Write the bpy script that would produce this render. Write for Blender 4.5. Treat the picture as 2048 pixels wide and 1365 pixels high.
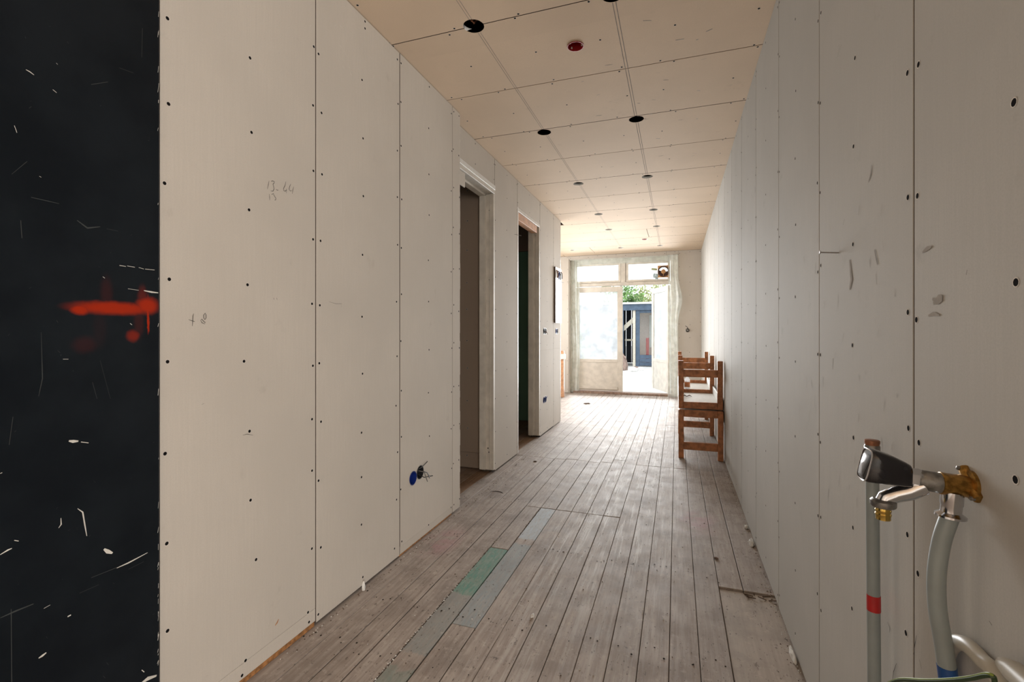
import bpy, bmesh, math, random
from mathutils import Vector, Matrix

for o in list(bpy.data.objects):
    bpy.data.objects.remove(o, do_unlink=True)
sc = bpy.context.scene
COL = sc.collection
PI = math.pi
R = random.Random(11)

# ------------------------------------------------------------------ camera
F, YAW, Y0, EYE = 949.03, 0.334, 664.03, 1.1578      # focal length / horizon in pixels of the 2048x1365 frame
cam_d = bpy.data.cameras.new('camera')
cam_d.sensor_width = 36.0
cam_d.lens = F / 2048 * 36.0
cam_d.shift_y = -(682.5 - Y0) / 2048
cam_d.clip_start = 0.02
cam_d.clip_end = 200
cam = bpy.data.objects.new('camera', cam_d)
cam.location = (0, 0, EYE)
cam.rotation_euler = (PI / 2, 0, YAW)
COL.objects.link(cam)
sc.camera = cam
sc.view_settings.view_transform = 'Standard'
sc.view_settings.look = 'None'
sc.view_settings.gamma = 1
sc.view_settings.use_curve_mapping = False
sc.view_settings.exposure = 0.0

# ------------------------------------------------------------------ light
w = bpy.data.worlds.new('overcast_sky')
sc.world = w
w.use_nodes = True
nt = w.node_tree
bg = nt.nodes['Background']
bg.inputs['Color'].default_value = (0.93, 0.97, 1.0, 1)
bg.inputs['Strength'].default_value = 3.2

def area(name, loc, rot, sx, sy, power, color):
    l = bpy.data.lights.new(name, 'AREA')
    l.shape = 'RECTANGLE'
    l.size, l.size_y = sx, sy
    l.energy = power
    l.color = color
    o = bpy.data.objects.new(name, l)
    o.location = loc
    o.rotation_euler = rot
    COL.objects.link(o)
    return o
# daylight through the garden doors; front and rear lamps are added fill
gd = area('garden_daylight', (-0.95, 8.775, 1.28), (PI / 2, 0, PI), 1.9, 2.4, 92, (0.96, 0.975, 0.98))
gd.data.spread = math.radians(75)
area('added_front_fill', (2.53, -3.4, 1.46), (PI / 2, 0, PI / 2), 1.7, 1.8, 285, (1.0, 0.96, 0.91))  # added fill for the near hallway, from an unseen side window
area('added_rear_fill', (-3.13, 7.55, 1.45), (PI / 2, 0, -PI / 2), 1.3, 1.5, 58, (0.98, 0.98, 0.97))  # added fill for the end wall and rear right wall

c_, s_ = math.cos(YAW), math.sin(YAW)
def ray(x, y):
    a = (x - 1024) / F
    return Vector((a * c_ - s_, a * s_ + c_, (Y0 - y) / F))
def onX(x, y, X): d = ray(x, y); t = X / d.x; return Vector((X, d.y * t, EYE + d.z * t))
def onY(x, y, Y): d = ray(x, y); t = Y / d.y; return Vector((d.x * t, Y, EYE + d.z * t))
def onZ(x, y, Z): d = ray(x, y); t = (Z - EYE) / d.z; return Vector((d.x * t, d.y * t, Z))

# ------------------------------------------------------------------ mesh helpers
class MB:
    def __init__(s): s.v = []; s.f = []; s.m = []
    def add(s, vs, fs, mi=0):
        b = len(s.v)
        s.v += [tuple(v) for v in vs]
        for f in fs:
            s.f.append(tuple(b + i for i in f)); s.m.append(mi)
        return s
    def box(s, x0, x1, y0, y1, z0, z1, ch=0.0, mi=0, M=None):
        lo, hi = (x0, y0, z0), (x1, y1, z1)
        if ch <= 0:
            vs = [(x0,y0,z0),(x1,y0,z0),(x1,y1,z0),(x0,y1,z0),(x0,y0,z1),(x1,y0,z1),(x1,y1,z1),(x0,y1,z1)]
            fs = [(0,3,2,1),(4,5,6,7),(0,1,5,4),(1,2,6,5),(2,3,7,6),(3,0,4,7)]
        else:
            vs, idx = [], {}
            for sx in (0, 1):
                for sy in (0, 1):
                    for sz in (0, 1):
                        sg = (sx, sy, sz)
                        for a in range(3):
                            p = []
                            for k in range(3):
                                val = hi[k] if sg[k] else lo[k]
                                if k != a: val += -ch if sg[k] else ch
                                p.append(val)
                            idx[(sg, a)] = len(vs); vs.append(tuple(p))
            fs = []
            for a in range(3):
                b, c = (a + 1) % 3, (a + 2) % 3
                for sa in (0, 1):
                    q = []
                    for sb, scn in ((0,0),(1,0),(1,1),(0,1)):
                        sg = [0,0,0]; sg[a] = sa; sg[b] = sb; sg[c] = scn
                        q.append(idx[(tuple(sg), a)])
                    fs.append(tuple(q))
                for sa in (0, 1):
                    for sb in (0, 1):
                        g0 = [0,0,0]; g0[a] = sa; g0[b] = sb; g1 = list(g0); g1[c] = 1
                        g0, g1 = tuple(g0), tuple(g1)
                        fs.append((idx[(g0,a)], idx[(g1,a)], idx[(g1,b)], idx[(g0,b)]))
            for sx in (0, 1):
                for sy in (0, 1):
                    for sz in (0, 1):
                        g = (sx, sy, sz)
                        fs.append(tuple(idx[(g, a)] for a in range(3)))
        if M is not None: vs = [tuple(M @ Vector(v)) for v in vs]
        return s.add(vs, fs, mi)
    def tube(s, pts, r, n=10, mi=0, caps=True):
        pts = [Vector(p) for p in pts]
        rr = r if isinstance(r, (list, tuple)) else [r] * len(pts)
        vs, fs = [], []
        up = None
        for i, p in enumerate(pts):
            d = (pts[min(i + 1, len(pts) - 1)] - pts[max(i - 1, 0)]).normalized()
            if up is None:
                up = Vector((0, 0, 1)) if abs(d.z) < 0.9 else Vector((1, 0, 0))
            a = (up - d * up.dot(d)).normalized(); b = d.cross(a); up = a
            for k in range(n):
                t = 2 * PI * k / n
                vs.append(p + (a * math.cos(t) + b * math.sin(t)) * rr[i])
        for i in range(len(pts) - 1):
            for k in range(n):
                k2 = (k + 1) % n
                fs.append((i*n+k, i*n+k2, (i+1)*n+k2, (i+1)*n+k))
        if caps:
            fs.append(tuple(range(n))[::-1]); fs.append(tuple(range((len(pts)-1)*n, len(pts)*n)))
        return s.add(vs, fs, mi)
    def lathe(s, prof, origin, axis, n=20, mi=0):
        o, ax = Vector(origin), Vector(axis).normalized()
        u = Vector((0, 0, 1)) if abs(ax.z) < 0.9 else Vector((1, 0, 0))
        a = (u - ax * u.dot(ax)).normalized(); b = ax.cross(a)
        vs, fs = [], []
        for r, h in prof:
            for k in range(n):
                t = 2 * PI * k / n
                vs.append(o + ax * h + (a * math.cos(t) + b * math.sin(t)) * max(r, 1e-5))
        for i in range(len(prof) - 1):
            for k in range(n):
                k2 = (k + 1) % n
                fs.append((i*n+k, i*n+k2, (i+1)*n+k2, (i+1)*n+k))
        return s.add(vs, fs, mi)
    def build(s, name, mats, parent=None, smooth=False, normals=True, loc=None):
        me = bpy.data.meshes.new(name)
        off = Vector((0, 0, 0))
        if parent is not None: off = wloc(parent)
        elif loc is not None: off = Vector(loc)
        me.from_pydata([tuple(Vector(v) - off) for v in s.v], [], s.f)
        if not isinstance(mats, (list, tuple)): mats = [mats]
        for m in mats: me.materials.append(m)
        if len(mats) > 1: me.polygons.foreach_set('material_index', s.m)
        if normals:
            bm = bmesh.new(); bm.from_mesh(me)
            bmesh.ops.recalc_face_normals(bm, faces=bm.faces); bm.to_mesh(me); bm.free()
        if smooth:
            me.polygons.foreach_set('use_smooth', [True] * len(me.polygons))
            try: me.set_sharp_from_angle(angle=math.radians(40))
            except Exception: pass
        me.update()
        o = bpy.data.objects.new(name, me)
        COL.objects.link(o)
        if parent is not None: o.parent = parent
        elif loc is not None: o.location = loc
        return o

def wloc(o):
    v = Vector((0, 0, 0))
    while o is not None:
        v += o.location; o = o.parent
    return v
def tag(o, label, cat, group=None):
    o['label'] = label; o['category'] = cat
    if group: o['group'] = group
    return o
def thing(name, label, cat, loc, group=None):
    o = bpy.data.objects.new(name, None)
    o.empty_display_size = 0.05
    o.location = loc; COL.objects.link(o)
    return tag(o, label, cat, group)
def struct(o, label, cat):
    o['kind'] = 'structure'; return tag(o, label, cat)
def shell(name, label, cat, loc=(0, 0, 0)):
    o = bpy.data.objects.new(name, None); o.location = loc; COL.objects.link(o)
    return struct(o, label, cat)
def stuff(o): o['kind'] = 'stuff'; return o

# ------------------------------------------------------------------ materials
def mat(name):
    m = bpy.data.materials.new(name); m.use_nodes = True
    n = m.node_tree.nodes
    return m, m.node_tree, n['Principled BSDF']
def N(nt, t, **kw):
    n = nt.nodes.new(t)
    for k, v in kw.items():
        if k in n.inputs: 
            n.inputs[k].default_value = v
        else: setattr(n, k, v)
    return n
def posn(nt, scale=(1, 1, 1), rnd=0.0):
    g = N(nt, 'ShaderNodeNewGeometry')
    mp = N(nt, 'ShaderNodeMapping'); mp.inputs['Scale'].default_value = scale
    nt.links.new(g.outputs['Position'], mp.inputs['Vector'])
    if rnd:
        oi = N(nt, 'ShaderNodeObjectInfo')
        mu = N(nt, 'ShaderNodeMath', operation='MULTIPLY'); mu.inputs[1].default_value = rnd
        nt.links.new(oi.outputs['Random'], mu.inputs[0])
        nt.links.new(mu.outputs[0], mp.inputs['Location'])
    return mp.outputs['Vector']
def noise(nt, vec, scale, detail=3.0, rough=0.55):
    n = N(nt, 'ShaderNodeTexNoise'); n.inputs['Scale'].default_value = scale
    n.inputs['Detail'].default_value = detail; n.inputs['Roughness'].default_value = rough
    nt.links.new(vec, n.inputs['Vector'])
    return n.outputs['Fac']
def ramp(nt, fac, a, b, lo=0.0, hi=1.0):
    n = N(nt, 'ShaderNodeMapRange'); n.interpolation_type = 'SMOOTHSTEP'
    n.inputs['From Min'].default_value = a; n.inputs['From Max'].default_value = b
    n.inputs['To Min'].default_value = lo; n.inputs['To Max'].default_value = hi
    nt.links.new(fac, n.inputs['Value'])
    return n.outputs['Result']
def mixc(nt, fac, A, B, blend='MIX'):
    n = N(nt, 'ShaderNodeMix', data_type='RGBA', blend_type=blend)
    for sock, v in ((n.inputs[0], fac), (n.inputs[6], A), (n.inputs[7], B)):
        if hasattr(v, 'is_output'): nt.links.new(v, sock)
        elif isinstance(v, (int, float)): sock.default_value = v
        else: sock.default_value = (*v, 1)
    return n.outputs[2]
def math_(nt, op, a, b=None):
    n = N(nt, 'ShaderNodeMath', operation=op)
    for i, v in enumerate((a, b)):
        if v is None: continue
        if hasattr(v, 'is_output'): nt.links.new(v, n.inputs[i])
        else: n.inputs[i].default_value = v
    return n.outputs[0]
def bump(nt, p, h, strength, dist=0.002):
    b = N(nt, 'ShaderNodeBump'); b.inputs['Strength'].default_value = strength; b.inputs['Distance'].default_value = dist
    nt.links.new(h, b.inputs['Height']); nt.links.new(b.outputs['Normal'], p.inputs['Normal'])
def setc(nt, p, col):
    if hasattr(col, 'is_output'): nt.links.new(col, p.inputs['Base Color'])
    else: p.inputs['Base Color'].default_value = (*col, 1)

def simple(name, col, rough=0.6, metal=0.0, var=0.12, scale=30, spec=0.5):
    m, t, p = mat(name)
    v = posn(t, (1, 1, 1), 5.0)
    f = noise(t, v, scale, 4)
    d = tuple(max(0, c * (1 - var)) for c in col); l = tuple(min(1, c * (1 + var)) for c in col)
    setc(t, p, mixc(t, ramp(t, f, .3, .7), d, l))
    p.inputs['Roughness'].default_value = rough; p.inputs['Metallic'].default_value = metal
    p.inputs['Specular IOR Level'].default_value = spec
    return m

def plasterboard(name, col, smudge=0.5):
    m, t, p = mat(name)
    v = posn(t, (1, 1, 1), 40.0)
    base = mixc(t, ramp(t, noise(t, v, 2.2, 3), .3, .7), tuple(c * .95 for c in col), tuple(c * 1.04 for c in col))
    vs = posn(t, (60, 60, 2), 20.0)
    base = mixc(t, ramp(t, noise(t, vs, 4.0, 2), .25, .75, 0, .5), base, tuple(c * .93 for c in col))
    vf = posn(t, (1, 1, 1), 3.0)
    base = mixc(t, ramp(t, noise(t, vf, 320, 2), .35, .75, 0, .45), base, tuple(c * .88 for c in col))
    sm = math_(t, 'MULTIPLY', ramp(t, noise(t, v, 7.0, 5, .65), .62, .8), smudge)
    base = mixc(t, sm, base, (col[0] * .72, col[1] * .7, col[2] * .68))
    oi = N(t, 'ShaderNodeObjectInfo')
    base = mixc(t, ramp(t, oi.outputs['Random'], 0, 1, 0, .09), base, tuple(c * .6 for c in col))
    setc(t, p, base)
    p.inputs['Roughness'].default_value = 0.8
    p.inputs['Specular IOR Level'].default_value = 0.1
    bump(t, p, noise(t, vf, 120, 3), .08, .001)
    return m

M_board = plasterboard('plasterboard_paper', (0.61, 0.56, 0.50))
M_boardR = plasterboard('plasterboard_paper_shaded', (0.485, 0.465, 0.43), .7)  # same board as the left wall, its weaker cool light put into the colour
M_ceil = plasterboard('plasterboard_paper_warm', (0.67, 0.525, 0.39), .5)
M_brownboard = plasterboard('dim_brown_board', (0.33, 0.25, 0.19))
M_green = plasterboard('green_moisture_board', (0.20, 0.34, 0.24))
M_edge = simple('shaded_board_edge', (0.13, 0.10, 0.08), 1.0, spec=.02)  # shade of the narrow seams is put into this edge colour
M_gyps = simple('gypsum_core', (0.84, 0.83, 0.80), .9)
M_screw = simple('black_screw', (0.012, 0.011, 0.011), 1.0, spec=.02)
M_torn = simple('torn_paper', (0.64, 0.60, 0.55), 1.0, spec=.02)
M_core = simple('wall_cavity', (0.10, 0.075, 0.055), .95)
M_dark = simple('dark_void', (0.03, 0.022, 0.018), 1.0, spec=.02)
M_white = simple('painted_wood_white', (0.62, 0.585, 0.53), .5, var=.08, scale=18)
M_whited = simple('old_white_paint', (0.68, 0.635, 0.565), .55, var=.1, scale=9)
M_rawwood = simple('raw_pine', (0.55, 0.29, 0.16), .6, var=.2, scale=25)
M_bead = simple('corner_bead', (0.75, 0.74, 0.71), .45, var=.04)
M_foam = simple('orange_foam_strip', (0.33, 0.15, 0.05), .9, var=.4, scale=60)

def wood_floor(name, base, light, dust=0.0, paint=None):
    m, t, p = mat(name)
    vg = posn(t, (40, 2.2, 40), 9.0)
    v1 = posn(t, (1, 1, 1), 0.0)
    g = noise(t, vg, 2.0, 5, .65)
    col = mixc(t, ramp(t, g, .3, .72), base, light)
    oi = N(t, 'ShaderNodeObjectInfo')
    col = mixc(t, ramp(t, oi.outputs['Random'], 0, 1, 0, .34), col, (0.36, 0.325, 0.30))
    # blotchy wear
    col = mixc(t, ramp(t, noise(t, v1, 5.5, 4, .6), .42, .7, 0, .55), col, tuple(c * .68 for c in base))
    col = mixc(t, ramp(t, noise(t, v1, 26, 5, .7), .55, .72, 0, .45), col, tuple(min(1, c * 1.35) for c in light))
    if paint:
        sep = N(t, 'ShaderNodeSeparateXYZ'); t.links.new(v1, sep.inputs[0])
        wob = math_(t, 'MULTIPLY', math_(t, 'SUBTRACT', noise(t, v1, 14, 4, .7), .5), .10)
        yy = math_(t, 'ADD', sep.outputs['Y'], wob)
        for y0, y1, pc, amt in paint:
            mk = math_(t, 'MULTIPLY', ramp(t, yy, y0 - .012, y0 + .012), ramp(t, yy, y1 - .012, y1 + .012, 1, 0))
            worn = ramp(t, noise(t, posn(t, (30, 6, 30), 2.0), 3.0, 5, .7), .3, .62, amt, amt * .55)
            col = mixc(t, math_(t, 'MULTIPLY', mk, worn), col, pc)
    # white plaster scuffs dragged lengthwise
    vs = posn(t, (26, 1.3, 26), 1.0)
    sepx = N(t, 'ShaderNodeSeparateXYZ'); t.links.new(v1, sepx.inputs[0])
    lane = math_(t, 'MULTIPLY', ramp(t, sepx.outputs['X'], -.85, -.5), ramp(t, sepx.outputs['X'], -.2, .12, 1, 0))
    far = ramp(t, sepx.outputs['Y'], 1.5, 3.0, .25, 1)
    sc_ = ramp(t, noise(t, vs, 1.7, 6, .75), .49, .64, 0, .9)
    col = mixc(t, math_(t, 'MULTIPLY', math_(t, 'MULTIPLY', sc_, lane), far), col, (0.66, 0.65, 0.63))
    for px_, py_, rx_, ry_ in ((-1.22, 2.35, .14, .28), (.12, 3.1, .16, .3)):      # pink chalk dust
        g2 = N(t, 'ShaderNodeVectorMath', operation='SUBTRACT'); g2.inputs[1].default_value = (px_, py_, 0); t.links.new(v1, g2.inputs[0])
        g3 = N(t, 'ShaderNodeVectorMath', operation='MULTIPLY'); g3.inputs[1].default_value = (1 / rx_, 1 / ry_, 0); t.links.new(g2.outputs[0], g3.inputs[0])
        g4 = N(t, 'ShaderNodeVectorMath', operation='LENGTH'); t.links.new(g3.outputs[0], g4.inputs[0])
        pk = math_(t, 'MULTIPLY', ramp(t, g4.outputs['Value'], .1, 1.0, .55, 0), ramp(t, noise(t, v1, 9, 4), .35, .6))
        col = mixc(t, pk, col, (0.42, 0.22, 0.24))
    # fine dark specks and dents
    vd = posn(t, (1, .45, 1), 3.0)
    col = mixc(t, ramp(t, noise(t, vd, 95, 4, .7), .60, .68, 0, .8), col, (0.075, 0.055, 0.045))
    vq = posn(t, (1, .35, 1), 7.0)
    col = mixc(t, ramp(t, noise(t, vq, 38, 5, .75), .62, .70, 0, .6), col, (0.10, 0.075, 0.06))
    col = mixc(t, ramp(t, noise(t, posn(t, (.5, 1, 1), 4.0), 55, 4, .7), .66, .73, 0, .5), col, (0.58, 0.55, 0.51))
    setc(t, p, col)
    t.links.new(ramp(t, noise(t, v1, 8, 3), .3, .7, .66, .74), p.inputs['Roughness'])
    p.inputs['Specular IOR Level'].default_value = 0.35
    h = math_(t, 'ADD', math_(t, 'MULTIPLY', g, .6), noise(t, vd, 70, 4, .7))
    bump(t, p, h, .2, .0015)
    return m
WB, WL = (0.27, 0.215, 0.18), (0.42, 0.36, 0.315)
M_plank = wood_floor('worn_floorboard', WB, WL)
M_plank_teal = wood_floor('floorboard_teal_remnant', WB, WL, paint=[(1.90, 2.40, (0.085, 0.25, 0.195), 1.0), (1.50, 1.90, (0.23, 0.255, 0.25), .8), (1.30, 1.42, (0.15, 0.22, 0.19), .7)])
M_plank_blue = wood_floor('floorboard_greyblue_remnant', WB, WL, paint=[(1.60, 2.47, (0.26, 0.31, 0.33), .9), (2.53, 3.2, (0.42, 0.49, 0.54), 1.0)])
M_plank_patch = wood_floor('chipboard_patch', (0.40, 0.345, 0.295), (0.47, 0.41, 0.36))
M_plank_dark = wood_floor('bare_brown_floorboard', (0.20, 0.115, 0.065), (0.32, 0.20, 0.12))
M_chair = simple('red_brown_stained_pine', (0.42, 0.17, 0.07), .45, var=.35, scale=22)
M_thr = simple('worn_brown_threshold', (0.27, 0.18, 0.135), .7, var=.3)
M_melamine = simple('pale_worn_laminate', (0.66, 0.66, 0.63), .5, var=.06)
M_chrome = simple('chrome', (0.62, 0.62, 0.64), .16, 1.0, var=.1)
M_dullmetal = simple('dull_grey_metal', (0.23, 0.225, 0.215), .42, .85, var=.3, scale=90)
M_brass = simple('tarnished_brass', (0.36, 0.20, 0.05), .35, .9, var=.4, scale=120)
M_brassb = simple('bright_brass', (0.55, 0.38, 0.10), .25, 1.0, var=.2)
M_copper = simple('copper_cap', (0.36, 0.16, 0.09), .4, .7, var=.3)
M_blackgloss = simple('glossy_black_plastic', (0.012, 0.012, 0.016), .12, var=.2)
M_pipe = simple('grey_multilayer_pipe', (0.26, 0.295, 0.295), .4, var=.05)
M_hose = simple('cream_conduit', (0.52, 0.49, 0.42), .4, var=.06)
M_red = simple('red_tape', (0.42, 0.012, 0.012), .4)
M_blue = simple('blue_tape', (0.01, 0.07, 0.26), .4)
M_boxblue = simple('blue_plastic_box', (0.006, 0.022, 0.17), .4)
M_boxred = simple('red_plastic_box', (0.30, 0.012, 0.014), .35)
M_wireblk = simple('black_wire', (0.015, 0.015, 0.018), .45)
M_wirebrn = simple('brown_wire', (0.22, 0.085, 0.03), .5)
M_wireblu = simple('blue_wire', (0.02, 0.06, 0.3), .5)
M_steel = simple('nail_steel', (0.36, 0.35, 0.34), .35, .9)
M_pencil = simple('pencil_grey', (0.10, 0.09, 0.08), 1.0, spec=.02)
M_chalk = simple('grey_layout_line', (0.26, 0.235, 0.225), 1.0, spec=.02)
M_smudge = simple('grey_smudge', (0.38, 0.355, 0.325), 1.0, spec=.02)
M_orange = simple('orange_smear', (0.42, 0.2, 0.09), 1.0, spec=.02)
M_scrw = simple('white_scratch', (0.62, 0.60, 0.55), .8)
M_scrg = simple('grey_scratch', (0.035, 0.04, 0.04), .8)
M_plast = simple('plaster_crumb', (0.66, 0.65, 0.62), .9)
M_chip = simple('brown_wood_chip', (0.10, 0.065, 0.045), .9)
M_blueboard = simple('blue_grey_paint', (0.055, 0.085, 0.13), .6, var=.2, scale=8)
M_navy = simple('dark_navy_boards', (0.010, 0.014, 0.024), .6, var=.2)
M_cream = simple('cream_post', (0.50, 0.46, 0.38), .6)
M_ground = simple('pale_courtyard_paving', (0.52, 0.52, 0.50), .9, var=.12, scale=3)
M_rubble = simple('rubble', (0.24, 0.17, 0.14), .9, var=.35, scale=12)
M_leaf = simple('leaf_green', (0.13, 0.24, 0.07), .6, var=.5, scale=3)
M_leaf2 = simple('leaf_yellow_green', (0.33, 0.36, 0.16), .6, var=.4, scale=3)
M_bark = simple('bark', (0.17, 0.115, 0.09), .9, var=.3)
M_reflpink = simple('pane_reflection_pink', (0.62, 0.48, 0.43), .9)  # pinkish tone of the reflection in the shed door pane
M_ply = simple('fan_plywood', (0.55, 0.30, 0.13), .6)
M_fan = simple('fan_brown', (0.06, 0.022, 0.012), .4)
M_card = simple('green_card', (0.40, 0.42, 0.24), .8)
M_ragb = simple('pale_blue_foil', (0.42, 0.52, 0.56), .5)

# black painted panel with a red spray mark
def painted_black():
    m, t, p = mat('scuffed_black_paint')
    v = posn(t)
    col = mixc(t, ramp(t, noise(t, v, 5, 5, .6), .35, .7), (0.0046, 0.0068, 0.0098), (0.0085, 0.0118, 0.0155))
    col = mixc(t, ramp(t, noise(t, v, 45, 5, .75), .66, .78, 0, .35), col, (0.06, 0.065, 0.065))
    g = N(t, 'ShaderNodeNewGeometry')
    wn = N(t, 'ShaderNodeTexNoise'); wn.inputs['Scale'].default_value = 70; wn.inputs['Detail'].default_value = 3
    t.links.new(g.outputs['Position'], wn.inputs['Vector'])
    ws = N(t, 'ShaderNodeVectorMath', operation='MULTIPLY_ADD')
    ws.inputs[1].default_value = (.006, .006, .006); ws.inputs[2].default_value = (-.003, -.003, -.003)
    t.links.new(wn.outputs['Color'], ws.inputs[0])
    wp = N(t, 'ShaderNodeVectorMath', operation='ADD')
    t.links.new(g.outputs['Position'], wp.inputs[0]); t.links.new(ws.outputs[0], wp.inputs[1])
    mask = None
    # centre px, half-width px, half-height px, strength
    for cx, cy, hw, hh, a in [(230, 617, 88, 14, 1), (160, 620, 22, 11, 1), (295, 612, 24, 18, 1), (190, 616, 50, 12, .8),
                              (213, 590, 14, 40, .06), (285, 600, 11, 30, .25), (278, 645, 11, 36, .08), (266, 672, 14, 13, .5),
                              (170, 690, 28, 18, .055), (200, 660, 15, 40, .02), (296.5, 645, 2.4, 22, 1.3), (296, 620, 3, 30, 1.0)]:
        P0 = onX(cx, cy, -1.333); dy = abs(onX(cx + hw, cy, -1.333).y - onX(cx - hw, cy, -1.333).y) / 2
        dz = abs(onX(cx, cy + hh, -1.333).z - P0.z)
        sub = N(t, 'ShaderNodeVectorMath', operation='SUBTRACT'); sub.inputs[1].default_value = P0
        t.links.new(wp.outputs[0], sub.inputs[0])
        mul = N(t, 'ShaderNodeVectorMath', operation='MULTIPLY'); mul.inputs[1].default_value = (0, 1 / dy, 1 / dz)
        t.links.new(sub.outputs[0], mul.inputs[0])
        ln = N(t, 'ShaderNodeVectorMath', operation='LENGTH'); t.links.new(mul.outputs[0], ln.inputs[0])
        k = ramp(t, ln.outputs['Value'], .4, 1.25, a, 0)
        mask = k if mask is None else math_(t, 'MAXIMUM', mask, k)
    mk = math_(t, 'MINIMUM', mask, 1.0)
    setc(t, p, mixc(t, mk, col, (0.34, 0.022, 0.004)))
    p.inputs['Roughness'].default_value = .42
    p.inputs['Specular IOR Level'].default_value = .15
    bump(t, p, noise(t, v, 60, 4), .15, .001)
    return m
M_black = painted_black()

def sheet_mat(name, tint, alpha, rough=.25):
    m, t, p = mat(name)
    out = t.nodes['Material Output']; t.nodes.remove(p)
    tr = N(t, 'ShaderNodeBsdfTransparent'); tr.inputs['Color'].default_value = (*tint, 1)
    df = N(t, 'ShaderNodeBsdfTranslucent'); df.inputs['Color'].default_value = (*tint, 1)
    d2 = N(t, 'ShaderNodeBsdfDiffuse'); d2.inputs['Color'].default_value = (*tint, 1)
    gl = N(t, 'ShaderNodeBsdfGlossy'); gl.inputs['Roughness'].default_value = rough
    a1 = N(t, 'ShaderNodeMixShader'); a1.inputs[0].default_value = .5
    t.links.new(df.outputs[0], a1.inputs[1]); t.links.new(d2.outputs[0], a1.inputs[2])
    a2 = N(t, 'ShaderNodeMixShader')
    v = posn(t)
    t.links.new(ramp(t, noise(t, v, 6, 4), .3, .7, alpha * .7, min(1, alpha * 1.3)), a2.inputs[0])
    t.links.new(tr.outputs[0], a2.inputs[1]); t.links.new(a1.outputs[0], a2.inputs[2])
    a3 = N(t, 'ShaderNodeMixShader'); a3.inputs[0].default_value = .05
    t.links.new(a2.outputs[0], a3.inputs[1]); t.links.new(gl.outputs[0], a3.inputs[2])
    t.links.new(a3.outputs[0], out.inputs['Surface'])
    return m
M_film = sheet_mat('clear_plastic_film', (0.93, 0.975, 0.955), .45)
M_glass = sheet_mat('clear_window_glass', (0.97, 0.99, 0.98), .02, .03)
M_milky = sheet_mat('film_covered_glass', (0.95, 0.98, 1.0), .42, .08)

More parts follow.
